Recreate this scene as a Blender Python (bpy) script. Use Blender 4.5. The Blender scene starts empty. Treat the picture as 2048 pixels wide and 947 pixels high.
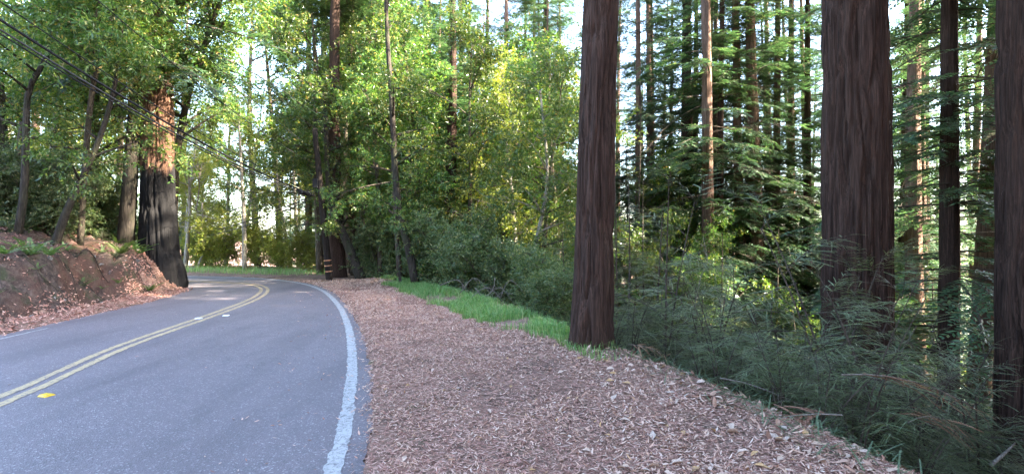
import bpy, math
import numpy as np

# ------------------------------------------------------------------ scene, camera, light
scene = bpy.context.scene
col = scene.collection
R = math.radians

CAM_H = 1.55
FPX = 1050.0                       # focal length in pixels of the 2048 px wide photograph
cam_d = bpy.data.cameras.new('camera')
cam_d.sensor_width = 36.0
cam_d.lens = 36.0 * FPX / 2048.0
cam_d.clip_start = 0.05
cam_d.clip_end = 3000.0
cam = bpy.data.objects.new('camera', cam_d)
cam.location = (0, 0, CAM_H)
cam.rotation_euler = (R(90), 0, 0)
col.objects.link(cam)
scene.camera = cam

SUN_AZ = R(100)                    # direction TOWARDS the sun, clockwise from +Y (from the right)
SUN_EL = R(38)
sun_dir = np.array([math.sin(SUN_AZ) * math.cos(SUN_EL), math.cos(SUN_AZ) * math.cos(SUN_EL), math.sin(SUN_EL)])

world = bpy.data.worlds.new('World')
scene.world = world
world.use_nodes = True
wn = world.node_tree
wn.nodes.clear()
wo = wn.nodes.new('ShaderNodeOutputWorld')
wb = wn.nodes.new('ShaderNodeBackground')
ws = wn.nodes.new('ShaderNodeTexSky')
ws.sky_type = 'NISHITA'
ws.sun_disc = False
ws.sun_elevation = SUN_EL
ws.sun_rotation = SUN_AZ
ws.dust_density = 2.0
wb.inputs['Strength'].default_value = 0.15
wn.links.new(ws.outputs['Color'], wb.inputs['Color'])
wn.links.new(wb.outputs['Background'], wo.inputs['Surface'])

sl = bpy.data.lights.new('sun', 'SUN')
sl.energy = 5.0
sl.angle = R(0.5)
sl.color = (1.0, 0.90, 0.74)
sun = bpy.data.objects.new('sun', sl)
from mathutils import Vector, Matrix
sun.rotation_euler = Vector(sun_dir).to_track_quat('Z', 'Y').to_euler()
sun.location = (40, -7, 30)
col.objects.link(sun)

vs = scene.view_settings
vs.view_transform = 'Standard'
vs.look = 'None'
vs.exposure = 4.0
vs.gamma = 1.0
vs.use_curve_mapping = False

cy = scene.cycles
cy.max_bounces = 5
cy.diffuse_bounces = 3
cy.glossy_bounces = 2
cy.transmission_bounces = 3
cy.transparent_max_bounces = 4
cy.sample_clamp_indirect = 6.0
cy.caustics_reflective = False
cy.caustics_refractive = False
cy.use_denoising = True

# ------------------------------------------------------------------ helpers
def P(px, py, Y):
    """a photograph pixel at distance Y -> point of the place"""
    return np.array([(px - 1024) / FPX * Y, Y, CAM_H - (py - 473.5) / FPX * Y])

def mesh_np(name, V, F, mats=None, smooth=False):
    V = np.asarray(V, np.float32)
    me = bpy.data.meshes.new(name)
    F = np.asarray(F, np.int32)
    k = F.shape[1]
    me.vertices.add(len(V))
    me.vertices.foreach_set('co', V.ravel())
    me.loops.add(F.size)
    me.loops.foreach_set('vertex_index', F.ravel())
    me.polygons.add(len(F))
    me.polygons.foreach_set('loop_start', np.arange(0, F.size, k, dtype=np.int32))
    me.polygons.foreach_set('loop_total', np.full(len(F), k, np.int32))
    me.polygons.foreach_set('use_smooth', np.full(len(F), smooth, bool))
    if mats is not None:
        me.materials.append(mats)
    me.update()
    me.validate()
    return me

def link(name, data, parent=None, loc=(0, 0, 0), rot=(0, 0, 0), scale=(1, 1, 1)):
    o = bpy.data.objects.new(name, data)
    o.location = [float(v) for v in loc]
    o.rotation_euler = [float(v) for v in rot]
    o.scale = [float(v) for v in scale]
    if parent is not None:
        o.parent = parent
    col.objects.link(o)
    return o

def own_mat(o, key):
    o.material_slots[0].link = 'OBJECT'
    o.material_slots[0].material = M[key]

def tag(o, label, cat, group=None, kind=None):
    if label: o['label'] = label
    if cat: o['category'] = cat
    if group: o['group'] = group
    if kind: o['kind'] = kind
    return o

class Geo:
    """collects vertices and faces (triangles)"""
    def __init__(s): s.v = []; s.f = []; s.n = 0
    def add(s, V, F):
        V = np.asarray(V, float); F = np.asarray(F, int)
        if F.shape[1] == 4:
            F = np.concatenate([F[:, [0, 1, 2]], F[:, [0, 2, 3]]])
        s.v.append(V); s.f.append(F + s.n); s.n += len(V)
    def get(s):
        return np.concatenate(s.v), np.concatenate(s.f)

def bake(tmpl, M, T):
    """copies of a template (V,F) under matrices M (k,3,3) and offsets T (k,3)"""
    V, F = tmpl
    k = len(M)
    W = np.einsum('kij,nj->kni', M, V) + T[:, None, :]
    G = F[None] + (np.arange(k) * len(V))[:, None, None]
    return W.reshape(-1, 3), G.reshape(-1, F.shape[1])

def unit(a):
    return a / np.maximum(np.linalg.norm(a, axis=-1, keepdims=True), 1e-9)

def frames(d, n, s=1.0):
    """matrices whose x axis is d and whose z axis is close to n"""
    d = unit(np.asarray(d, float)); n = np.asarray(n, float)
    y = unit(np.cross(n, d)); z = np.cross(d, y)
    M = np.stack([d, y, z], axis=-1)
    s = np.asarray(s, float)
    return M * (s[:, None, None] if s.ndim else s)

def tube(path, rad, n=6, cap=True):
    path = np.asarray(path, float); rad = np.broadcast_to(np.asarray(rad, float), (len(path),))
    t = np.gradient(path, axis=0); t = unit(t)
    ref = np.array([0.31, 0.93, 0.2]) if abs(t[0][2]) > .6 else np.array([0, 0, 1.0])
    u = unit(np.cross(t, ref)); w = np.cross(t, u)
    a = np.linspace(0, 2 * np.pi, n, endpoint=False)
    V = path[:, None] + rad[:, None, None] * (np.cos(a)[None, :, None] * u[:, None] + np.sin(a)[None, :, None] * w[:, None])
    V = V.reshape(-1, 3)
    i = np.arange(len(path) - 1)[:, None] * n; j = np.arange(n)[None]
    q = np.stack([i + j, i + (j + 1) % n, i + n + (j + 1) % n, i + n + j], -1).reshape(-1, 4)
    F = np.concatenate([q[:, [0, 1, 2]], q[:, [0, 2, 3]]])
    if cap:
        V = np.concatenate([V, path[:1], path[-1:]])
        m = len(V); a0 = np.arange(n)
        F = np.concatenate([F, np.stack([np.full(n, m - 2), (a0 + 1) % n, a0], -1),
                            np.stack([np.full(n, m - 1), (len(path) - 1) * n + a0, (len(path) - 1) * n + (a0 + 1) % n], -1)])
    return V, F

def crom(pts, n):
    """Catmull-Rom through pts, n samples"""
    p = np.asarray(pts, float)
    p = np.concatenate([[2 * p[0] - p[1]], p, [2 * p[-1] - p[-2]]])
    m = len(p) - 3
    t = np.linspace(0, m - 1e-6, n); i = t.astype(int); f = (t - i)[:, None]
    a, b, c, d = p[i], p[i + 1], p[i + 2], p[i + 3]
    return .5 * (2 * b + (c - a) * f + (2 * a - 5 * b + 4 * c - d) * f ** 2 + (3 * b - a - 3 * c + d) * f ** 3)

def resample(p, step):
    d = np.concatenate([[0], np.cumsum(np.linalg.norm(np.diff(p, axis=0), axis=1))])
    s = np.arange(0, d[-1], step)
    return np.stack([np.interp(s, d, p[:, k]) for k in range(p.shape[1])], -1)

_tab = np.random.default_rng(7).random((256, 256))
def vnoise(x, y):
    """smooth value noise in 0..1, period 256"""
    x = np.asarray(x, float); y = np.asarray(y, float)
    xi = np.floor(x).astype(int); yi = np.floor(y).astype(int)
    fx = x - xi; fy = y - yi
    fx = fx * fx * (3 - 2 * fx); fy = fy * fy * (3 - 2 * fy)
    g = lambda a, b: _tab[a & 255, b & 255]
    return (g(xi, yi) * (1 - fx) + g(xi + 1, yi) * fx) * (1 - fy) + (g(xi, yi + 1) * (1 - fx) + g(xi + 1, yi + 1) * fx) * fy

def fbm(x, y, o=4):
    s = 0; a = .5; t = 0
    for k in range(o):
        s = s + a * vnoise(x * 2 ** k + 17.3 * k, y * 2 ** k + 5.1 * k); t += a; a *= .5
    return s / t

def sdist(px, py, poly):
    """signed distance to a polyline, positive on its right-hand side"""
    px = np.asarray(px, float); py = np.asarray(py, float)
    best = np.full(px.shape, 1e9); sg = np.ones(px.shape)
    for a, b in zip(poly[:-1], poly[1:]):
        d = b - a; L2 = d @ d
        t = np.clip(((px - a[0]) * d[0] + (py - a[1]) * d[1]) / L2, 0, 1)
        qx = px - a[0] - t * d[0]; qy = py - a[1] - t * d[1]
        r = np.hypot(qx, qy)
        c = d[1] * qx - d[0] * qy
        m = r < best - 1e-9
        best = np.where(m, r, best); sg = np.where(m, np.sign(c), sg)
    return best * np.where(sg == 0, 1, sg)

def sstep(a, b, x):
    t = np.clip((x - a) / (b - a), 0, 1)
    return t * t * (3 - 2 * t)

# ------------------------------------------------------------------ materials
def new_mat(name):
    m = bpy.data.materials.new(name)
    m.use_nodes = True
    nt = m.node_tree
    nt.nodes.clear()
    out = nt.nodes.new('ShaderNodeOutputMaterial')
    return m, nt, out

def node(nt, typ, **kw):
    n = nt.nodes.new(typ)
    for k, v in kw.items():
        if k in n.inputs: n.inputs[k].default_value = v
        else: setattr(n, k, v)
    return n

def ramp(nt, fac, stops):
    r = nt.nodes.new('ShaderNodeValToRGB')
    e = r.color_ramp.elements
    while len(e) < len(stops): e.new(.5)
    for i, (p, c) in enumerate(stops):
        e[i].position = p; e[i].color = (*c, 1)
    nt.links.new(fac, r.inputs['Fac'])
    return r.outputs['Color']

def mix(nt, fac, a, b, typ='MIX'):
    m = nt.nodes.new('ShaderNodeMix'); m.data_type = 'RGBA'; m.blend_type = typ
    for s, v in (('Factor', fac), ('A', a), ('B', b)):
        i = [q for q in m.inputs if q.name == s and q.type == ('VALUE' if s == 'Factor' else 'RGBA')][0]
        if hasattr(v, 'is_linked'): nt.links.new(v, i)
        elif s == 'Factor': i.default_value = v
        else: i.default_value = (*v, 1)
    return [q for q in m.outputs if q.type == 'RGBA'][0]

def noise(nt, scale, detail=4, rough=.55, vec=None, dist=0):
    n = node(nt, 'ShaderNodeTexNoise', Scale=scale, Detail=detail, Roughness=rough, Distortion=dist)
    if vec is not None: nt.links.new(vec, n.inputs['Vector'])
    return n.outputs['Fac']

def mapping(nt, scale, coord='Object'):
    tc = nt.nodes.new('ShaderNodeTexCoord'); mp = nt.nodes.new('ShaderNodeMapping')
    mp.inputs['Scale'].default_value = scale
    nt.links.new(tc.outputs[coord], mp.inputs['Vector'])
    return mp.outputs['Vector']

def principled(nt, out, colour, rough, bump=None, bump_s=.3, bump_d=.02, spec=.5):
    p = nt.nodes.new('ShaderNodeBsdfPrincipled')
    if hasattr(colour, 'is_linked'): nt.links.new(colour, p.inputs['Base Color'])
    else: p.inputs['Base Color'].default_value = (*colour, 1)
    if hasattr(rough, 'is_linked'): nt.links.new(rough, p.inputs['Roughness'])
    else: p.inputs['Roughness'].default_value = rough
    p.inputs['Specular IOR Level'].default_value = spec
    if bump is not None:
        b = nt.nodes.new('ShaderNodeBump'); b.inputs['Strength'].default_value = bump_s; b.inputs['Distance'].default_value = bump_d
        nt.links.new(bump, b.inputs['Height']); nt.links.new(b.outputs['Normal'], p.inputs['Normal'])
    nt.links.new(p.outputs['BSDF'], out.inputs['Surface'])
    return p

def leaf_mat(name, stops, trans=.35, rough=.42, spec=.5, tint=(1.5, 1.6, .6), objvar=.3):
    """leaf: per-leaf colour, per-plant shift, diffuse + gloss + light passing through"""
    m, nt, out = new_mat(name)
    g = nt.nodes.new('ShaderNodeNewGeometry')
    c = ramp(nt, g.outputs['Random Per Island'], stops)
    oi = nt.nodes.new('ShaderNodeObjectInfo')
    hs = nt.nodes.new('ShaderNodeHueSaturation')
    mr = node(nt, 'ShaderNodeMapRange'); mr.inputs['To Min'].default_value = 1 - objvar; mr.inputs['To Max'].default_value = 1 + objvar
    nt.links.new(oi.outputs['Random'], mr.inputs['Value'])
    nt.links.new(mr.outputs['Result'], hs.inputs['Value'])
    mh = node(nt, 'ShaderNodeMapRange'); mh.inputs['To Min'].default_value = .485; mh.inputs['To Max'].default_value = .515
    nt.links.new(oi.outputs['Random'], mh.inputs['Value']); nt.links.new(mh.outputs['Result'], hs.inputs['Hue'])
    nt.links.new(c, hs.inputs['Color'])
    c = hs.outputs['Color']
    p = node(nt, 'ShaderNodeBsdfPrincipled', Roughness=rough)
    p.inputs['Specular IOR Level'].default_value = spec
    nt.links.new(c, p.inputs['Base Color'])
    t = nt.nodes.new('ShaderNodeBsdfTranslucent')
    nt.links.new(mix(nt, 1.0, c, tint, 'MULTIPLY'), t.inputs['Color'])
    ms = nt.nodes.new('ShaderNodeMixShader'); ms.inputs['Fac'].default_value = trans
    nt.links.new(p.outputs['BSDF'], ms.inputs[1]); nt.links.new(t.outputs['BSDF'], ms.inputs[2])
    nt.links.new(ms.outputs['Shader'], out.inputs['Surface'])
    return m

def bark_mat(name, dark, light, stretch=(9, 9, .9), moss=0.0, black_h=None):
    m, nt, out = new_mat(name)
    n1 = noise(nt, 1.6, 6, .65, mapping(nt, stretch), .4)
    n3 = noise(nt, 3.2, 5, .7, mapping(nt, tuple(a * b for a, b in zip(stretch, (1.5, 1.5, .9)))), .3)
    n2 = noise(nt, .7, 3, .5, mapping(nt, (1, 1, .6)))
    c = ramp(nt, n1, [(.30, dark), (.52, tuple(.45 * a + .55 * b for a, b in zip(dark, light))), (.70, light)])
    c = mix(nt, ramp(nt, n3, [(.42, (.75, .75, .75)), (.55, (0, 0, 0))]), c, tuple(.7 * a for a in dark))
    c = mix(nt, ramp(nt, n3, [(.60, (0, 0, 0)), (.72, (.6, .6, .6))]), c, tuple(min(1, 1.5 * a) for a in light))
    c = mix(nt, ramp(nt, n2, [(.4, (0, 0, 0)), (.7, (.6, .6, .6))]), c, tuple(.62 * a for a in light))
    if moss:
        k = ramp(nt, noise(nt, 2.2, 4, .6, mapping(nt, (1, 1, .5))), [(.5, (0, 0, 0)), (.68, (moss, moss, moss))])
        c = mix(nt, k, c, (.05, .065, .025))
    if black_h:                                   # near-black low down with a torn upper rim
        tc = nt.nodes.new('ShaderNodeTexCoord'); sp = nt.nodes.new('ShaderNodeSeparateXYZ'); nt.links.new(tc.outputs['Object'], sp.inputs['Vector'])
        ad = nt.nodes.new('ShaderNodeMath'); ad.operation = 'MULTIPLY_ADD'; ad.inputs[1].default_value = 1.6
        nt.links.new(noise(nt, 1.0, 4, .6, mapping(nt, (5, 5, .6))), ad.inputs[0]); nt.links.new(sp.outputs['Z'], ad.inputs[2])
        mr = node(nt, 'ShaderNodeMapRange'); mr.inputs['From Min'].default_value = black_h + .7; mr.inputs['From Max'].default_value = black_h + 1.0
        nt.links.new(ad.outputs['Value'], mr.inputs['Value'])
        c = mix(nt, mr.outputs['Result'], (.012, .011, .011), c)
    hgt = mix(nt, .5, n1, n3)
    principled(nt, out, c, .9, hgt, 1.0, .05, .2)
    return m

M = {}
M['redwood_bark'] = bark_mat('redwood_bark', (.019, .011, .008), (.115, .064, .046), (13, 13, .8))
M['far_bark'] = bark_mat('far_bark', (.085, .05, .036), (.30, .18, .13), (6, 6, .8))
M['black_base_bark'] = bark_mat('black_base_bark', (.07, .036, .022), (.25, .135, .085), (9, 9, .6), 0, 3.0)
M['dark_bark'] = bark_mat('dark_bark', (.02, .017, .014), (.085, .066, .05), (9, 9, 1.5), .4)
M['bay_bark'] = bark_mat('bay_bark', (.05, .04, .03), (.16, .125, .09), (7, 7, 2), .6)
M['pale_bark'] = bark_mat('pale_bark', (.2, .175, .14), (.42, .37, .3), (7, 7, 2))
M['twig'] = bark_mat('twig_wood', (.06, .045, .035), (.14, .11, .085))
M['dead_twig'] = bark_mat('dead_twig', (.16, .13, .105), (.34, .29, .24))
M['redwood_leaf'] = leaf_mat('redwood_leaf', [(0, (.03, .068, .035)), (.5, (.05, .1, .05)), (.85, (.08, .135, .065)), (1, (.16, .15, .08))], .38, .38, .5, (1.25, 1.4, .8))
M['sprout_leaf'] = leaf_mat('sprout_leaf', [(0, (.075, .105, .055)), (.5, (.125, .16, .085)), (.9, (.2, .23, .13)), (1, (.3, .26, .16))], .35, .33)
M['bay_leaf'] = leaf_mat('bay_leaf', [(0, (.04, .085, .025)), (.4, (.072, .14, .038)), (.75, (.125, .185, .05)), (.94, (.24, .25, .07)), (1, (.36, .22, .09))], .4, .3)
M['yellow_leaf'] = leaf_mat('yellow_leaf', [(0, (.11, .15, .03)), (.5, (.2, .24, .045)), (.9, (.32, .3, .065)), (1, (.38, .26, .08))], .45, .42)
M['shrub_leaf'] = leaf_mat('shrub_leaf', [(0, (.05, .085, .035)), (.5, (.09, .135, .055)), (.85, (.16, .19, .085)), (1, (.28, .24, .12))], .36, .32)
M['cover_leaf'] = leaf_mat('cover_leaf', [(0, (.06, .11, .06)), (.6, (.1, .165, .085)), (1, (.22, .23, .13))], .3, .4)
M['dead_leaf_spray'] = leaf_mat('dead_leaf_spray', [(0, (.2, .1, .06)), (.6, (.36, .2, .125)), (1, (.48, .3, .19))], .25, .7, .2, (1.2, 1, .8))
M['fern_leaf'] = leaf_mat('fern_leaf', [(0, (.05, .11, .03)), (.6, (.085, .16, .04)), (1, (.15, .21, .06))], .35)
M['grass'] = leaf_mat('grass_blades', [(0, (.08, .18, .05)), (.5, (.16, .3, .09)), (.82, (.25, .36, .15)), (.93, (.34, .33, .18)), (1, (.45, .36, .22))], .35, .45)
M['litter'] = leaf_mat('fallen_leaves', [(0, (.2, .105, .075)), (.2, (.42, .23, .155)), (.5, (.6, .385, .28)), (.8, (.64, .45, .345)), (.95, (.68, .53, .43)), (1, (.56, .33, .15))], .08, .7, .25, (1, .9, .8), .1)
M['litter_red'] = leaf_mat('fallen_needles', [(0, (.17, .085, .06)), (.4, (.38, .205, .14)), (.8, (.55, .345, .25)), (1, (.66, .46, .35))], .05, .75, .2, (1, .9, .8), .1)

def ground_material():
    m, nt, out = new_mat('forest_soil')
    v = mapping(nt, (1, 1, 1))
    n1 = noise(nt, 14, 6, .7, v); n2 = noise(nt, 1.3, 4, .6, v); n3 = noise(nt, 45, 3, .7, v)
    c = ramp(nt, n1, [(.3, (.12, .072, .054)), (.55, (.3, .185, .138)), (.75, (.46, .305, .23))])
    c = mix(nt, ramp(nt, n2, [(.45, (0, 0, 0)), (.65, (.55, .55, .55))]), c, (.055, .045, .035))
    c = mix(nt, ramp(nt, noise(nt, 2.1, 4, .6, v), [(.58, (0, 0, 0)), (.72, (.6, .6, .6))]), c, (.06, .085, .03))
    principled(nt, out, c, .95, n3, .8, .03, .15)
    return m
M['soil'] = ground_material()
def bank_material():
    m, nt, out = new_mat('bank_soil')
    v = mapping(nt, (1, 1, 1))
    n1 = noise(nt, 9, 7, .72, v, .5); n2 = noise(nt, 1.1, 4, .6, v); n3 = noise(nt, 30, 4, .7, v)
    c = ramp(nt, n1, [(.32, (.028, .022, .02)), (.52, (.085, .065, .056)), (.72, (.18, .14, .12))])
    c = mix(nt, ramp(nt, n2, [(.42, (0, 0, 0)), (.62, (.75, .75, .75))]), c, (.12, .062, .045))
    c = mix(nt, ramp(nt, noise(nt, 2.6, 5, .65, v), [(.52, (0, 0, 0)), (.66, (.7, .7, .7))]), c, (.05, .065, .03))
    principled(nt, out, c, .95, n3, 1.0, .05, .15)
    return m
M['bank_soil'] = bank_material()

def asphalt_material():
    m, nt, out = new_mat('asphalt')
    v = mapping(nt, (1, 1, 1))
    vo = node(nt, 'ShaderNodeTexVoronoi', Scale=95.0); nt.links.new(v, vo.inputs['Vector'])
    fine = noise(nt, 160, 3, .7, v); big = noise(nt, .55, 4, .6, v); mid = noise(nt, 5, 5, .7, v)
    c = ramp(nt, fine, [(.3, (.082, .066, .072)), (.7, (.19, .157, .168))])
    sepc = nt.nodes.new('ShaderNodeSeparateColor'); nt.links.new(vo.outputs['Color'], sepc.inputs['Color'])
    chips = ramp(nt, sepc.outputs['Red'], [(.9, (0, 0, 0)), (.93, (.75, .75, .75))])
    c = mix(nt, chips, c, (.36, .33, .335))
    holes = ramp(nt, sepc.outputs['Green'], [(.8, (0, 0, 0)), (.9, (.5, .5, .5))])
    c = mix(nt, holes, c, (.05, .05, .056))
    c = mix(nt, ramp(nt, big, [(.35, (.0, .0, .0)), (.7, (.4, .4, .4))]), c, (.185, .153, .163))
    c = mix(nt, ramp(nt, mid, [(.5, (0, 0, 0)), (.75, (.35, .35, .35))]), c, (.075, .075, .082))
    # tarred crack filling and darker patches with a shape of their own
    cr = noise(nt, .8, 8, .62, v, .6)
    k = ramp(nt, cr, [(.492, (0, 0, 0)), (.4985, (.55, .55, .55)), (.5015, (.55, .55, .55)), (.508, (0, 0, 0))])
    k = mix(nt, 1.0, k, ramp(nt, noise(nt, .35, 2, .5, v), [(.5, (0, 0, 0)), (.6, (1, 1, 1))]), 'MULTIPLY')
    c = mix(nt, k, c, (.045, .045, .05))
    c = mix(nt, ramp(nt, noise(nt, 1.0, 5, .6, mapping(nt, (1.6, .22, 1))), [(.48, (0, 0, 0)), (.68, (.5, .5, .5))]), c, (.075, .064, .07))
    vo2 = vo.outputs['Distance']
    principled(nt, out, c, .62, vo2, .55, .006, .5)
    return m
M['asphalt'] = asphalt_material()

def paint_material(name, colour, wear):
    m, nt, out = new_mat(name)
    v = mapping(nt, (1, 1, 1))
    n1 = noise(nt, 32, 6, .75, v); n2 = noise(nt, 5, 6, .7, v, .8)
    k = ramp(nt, n1, [(wear - .05, (0, 0, 0)), (wear + .06, (1, 1, 1))])
    k2 = ramp(nt, n2, [(.475, (1, 1, 1)), (.495, (.25, .25, .25)), (.515, (1, 1, 1))])
    k = mix(nt, 1.0, k, k2, 'MULTIPLY')
    c = mix(nt, k, (.12, .115, .12), colour)
    principled(nt, out, c, .65, n1, .3, .004, .4)
    return m
M['white_paint'] = paint_material('white_paint', (.37, .36, .355), .43)
M['yellow_paint'] = paint_material('yellow_paint', (.43, .32, .18), .43)

def plain(name, colour, rough=.6, n=20, var=.3, spec=.4):
    m, nt, out = new_mat(name)
    f = noise(nt, n, 4, .6, mapping(nt, (1, 1, 1)))
    c = ramp(nt, f, [(.3, tuple(a * (1 - var) for a in colour)), (.7, tuple(min(1, a * (1 + var)) for a in colour))])
    principled(nt, out, c, rough, f, .2, .004, spec)
    return m
M['cable'] = plain('cable_rubber', (.02, .02, .022), .85, 20, .3, .15)
M['cable_grey'] = plain('cable_metal', (.05, .05, .052), .8, 20, .3, .2)
M['pole'] = bark_mat('pole_wood', (.018, .013, .011), (.055, .04, .032), (14, 14, .5))
M['band'] = plain('reflective_band', (.55, .24, .12), .4)
M['marker_yellow'] = plain('marker_yellow', (.68, .45, .04), .35, 60, .12)
M['marker_white'] = plain('marker_white', (.7, .7, .68), .35, 60, .12)
M['stone'] = plain('stone', (.2, .19, .18), .9, 9, .5)

# ------------------------------------------------------------------ the lie of the land
A2 = lambda l: np.array(l, float)
CREST = crom(A2([(40, -26), (26, -20.5), (17, -16), (10.5, -11.5), (6.2, -6.5), (3.9, -2), (2.75, .8), (2.3, 3.4), (2.05, 4.45), (1.65, 5.9), (1.15, 7.3), (.6, 9), (-.2, 11.2), (-1.4, 13.7),
                 (-2.8, 16.2), (-4.6, 18.9), (-5.6, 21.5), (-9, 25.5), (-15, 28), (-26, 29), (-45, 28), (-80, 20), (-140, 0)]), 200)
LITTER = crom(A2([(2.35, 3.2), (2.05, 4.4), (1.6, 5.9), (.85, 7.1), (.26, 7.6), (-1.16, 9.8), (-2.2, 11.9), (-3.2, 14.2), (-4.2, 16.4), (-4.9, 18.2)]), 120)
LEFT = crom(A2([(40, -36), (24, -30), (12, -25.5), (3, -19.5), (-2.5, -12.5), (-5.6, -6), (-7.05, 0), (-7.6, 5), (-7.9, 8.1), (-8.2, 10.5), (-8.62, 13), (-9.3, 15.2), (-10.4, 16.35), (-12.2, 16.9),
                (-15, 16.8), (-20, 15.6), (-27, 12), (-38, 3), (-50, -10)]), 220)
CENTRE = crom(A2([(40, -33), (24, -27), (13, -22.5), (5.3, -16.8), (0, -10.5), (-2.6, -5), (-3.75, 0), (-4.8, 4.9), (-5.45, 7.3), (-5.92, 10.4), (-6.35, 12.8), (-6.95, 14.7), (-7.6, 16), (-8.35, 16.95),
                  (-9.4, 17.6), (-11.5, 18.3), (-15, 18.6), (-20.5, 17.8), (-28, 14.4), (-39.5, 5.2), (-52, -8)]), 260)
WHITE = crom(A2([(40, -29.5), (24, -23.8), (14.5, -19.3), (7.6, -14), (3.2, -8.5), (.9, -4), (-.5, 0), (-1.17, 3.4), (-1.38, 4.35), (-1.8, 5.9), (-2.2, 7.2), (-2.9, 9.25), (-3.9, 11.8), (-5.2, 14.6), (-6.5, 16.75),
                 (-7.9, 18.35), (-9.3, 19.4), (-11.5, 20.3), (-15.4, 20.9), (-21.5, 20.2), (-29.5, 17), (-41.3, 7.6), (-54, -6)]), 260)

def pave_edge_noise(x, y):
    return .06 * (fbm(x * 6 + 3, y * 6, 3) - .5) + .09 * (vnoise(x * .7, y * .7) - .5)

def height(x, y, rough=1.0):
    x = np.asarray(x, float); y = np.asarray(y, float)
    dr = sdist(x, y, CREST)
    dl = -sdist(x, y, LEFT)
    dw = sdist(x, y, WHITE)
    # right-hand slope
    d = np.maximum(dr, 0)
    k = .72 * (1 - .62 * sstep(-4, -16, x))
    s = np.sqrt(d * d + .35) - np.sqrt(.35)
    fall = k * (np.minimum(s, 24) + .35 * np.clip(s - 24, 0, 40))
    zr = -fall + rough * np.where(d > .3, .5 * (fbm(x * .35, y * .35) - .5) * sstep(.3, 4, d), 0)
    # left-hand bank and hillside
    q = np.maximum(dl, 0)
    wob = .7 * (fbm(x * .8 + 9, y * .8) - .5)
    toe = 1.05 + wob - .75 * sstep(12.8, 15.5, y)
    zl = .05 * sstep(0, .6, q) + 1.05 * sstep(toe, toe + .9, q) + .36 * np.clip(q - toe - .7, 0, 3) + .4 * np.clip(q - toe - 4, 0, 30) + .1 * np.clip(q - 35, 0, 80)
    lump = (fbm(x * 2.4, y * 2.4) - .5) * .6 + (fbm(x * 7, y * 7, 3) - .5) * .3 - .28 * np.exp(-((vnoise(x * 1.7 + 50, y * 1.7) - .5) / .06) ** 2) + (vnoise(x * 14, y * 14) - .5) * .08
    zl = zl + rough * lump * sstep(.75, 1.5, q) * (1 - .5 * sstep(2.5, 5, q))
    # verge and road bed
    verge = sstep(.14, .28, dw + pave_edge_noise(x, y) * .6) * (.045 + .05 * (fbm(x * 1.6, y * 1.6) - .4) + .02 * (vnoise(x * 6, y * 6) - .5))
    bed = -.05 * (1 - sstep(.12, .24, dw)) * (1 - sstep(.0, .12, dl))
    z = bed + verge * (1 - sstep(0, 2.0, dr)) + zr + zl
    berm = .10 * np.exp(-((dr + .35) / .4) ** 2) * sstep(6.8, 8.5, y) * (1 - sstep(17, 20, y))
    return z + berm

def axis(lo, a, b, hi, fine, grow=1.14):
    m = list(np.arange(a, b, fine)); s = fine; v = b
    while v < hi: m.append(v); s *= grow; v += s
    m.append(hi); s = fine; v = a - fine
    while v > lo: m.insert(0, v); s *= grow; v -= s
    m.insert(0, lo)
    return np.array(m)

gx = axis(-900, -12.5, 5.0, 900, .11); gy = axis(-300, 2.2, 19.0, 1500, .15)
XX, YY = np.meshgrid(gx, gy, indexing='ij')
ZZ = height(XX, YY)
DWH = sdist(XX, YY, WHITE); DLF = sdist(XX, YY, LEFT); DCR = sdist(XX, YY, CREST)
def look(G, x, y):
    i = np.clip(np.searchsorted(gx, x) - 1, 0, len(gx) - 2); j = np.clip(np.searchsorted(gy, y) - 1, 0, len(gy) - 2)
    u = (x - gx[i]) / (gx[i + 1] - gx[i]); v = (y - gy[j]) / (gy[j + 1] - gy[j])
    return (G[i, j] * (1 - u) + G[i + 1, j] * u) * (1 - v) + (G[i, j + 1] * (1 - u) + G[i + 1, j + 1] * u) * v
hz = lambda x, y: look(ZZ, np.asarray(x, float), np.asarray(y, float))
V = np.stack([XX, YY, ZZ], -1).reshape(-1, 3)
ny = len(gy)
i = (np.arange(len(gx) - 1)[:, None] * ny + np.arange(ny - 1)[None]).ravel()
F = np.stack([i, i + ny, i + ny + 1, i + 1], -1)
gm = mesh_np('ground', V, F, M['soil'], True)
gm.materials.append(M['bank_soil'])
fc = -DLF.reshape(-1)[F[:, 0]]
gm.polygons.foreach_set('material_index', (fc > .95 + .5 * (vnoise(V[F[:, 0], 0] * 3, V[F[:, 0], 1] * 3) - .5)).astype(np.int32))
ground = link('ground', gm)
ground['kind'] = 'structure'

# road: a strip between the left edge and a ragged edge beyond the white line
def strip(name, a, b, z, mat, na=2):
    n = len(a); t = np.linspace(0, 1, na)[None, :, None]
    W = a[:, None] * (1 - t) + b[:, None] * t
    W = np.concatenate([W, np.full((n, na, 1), z)], -1).reshape(-1, 3)
    ii = (np.arange(n - 1)[:, None] * na + np.arange(na - 1)[None]).ravel()
    return W, np.stack([ii, ii + 1, ii + na + 1, ii + na], -1)

def offset(line, d):
    t = unit(np.gradient(line, axis=0))
    nrm = np.stack([t[:, 1], -t[:, 0]], -1)
    return line + nrm * np.asarray(d).reshape(-1, 1)

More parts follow.
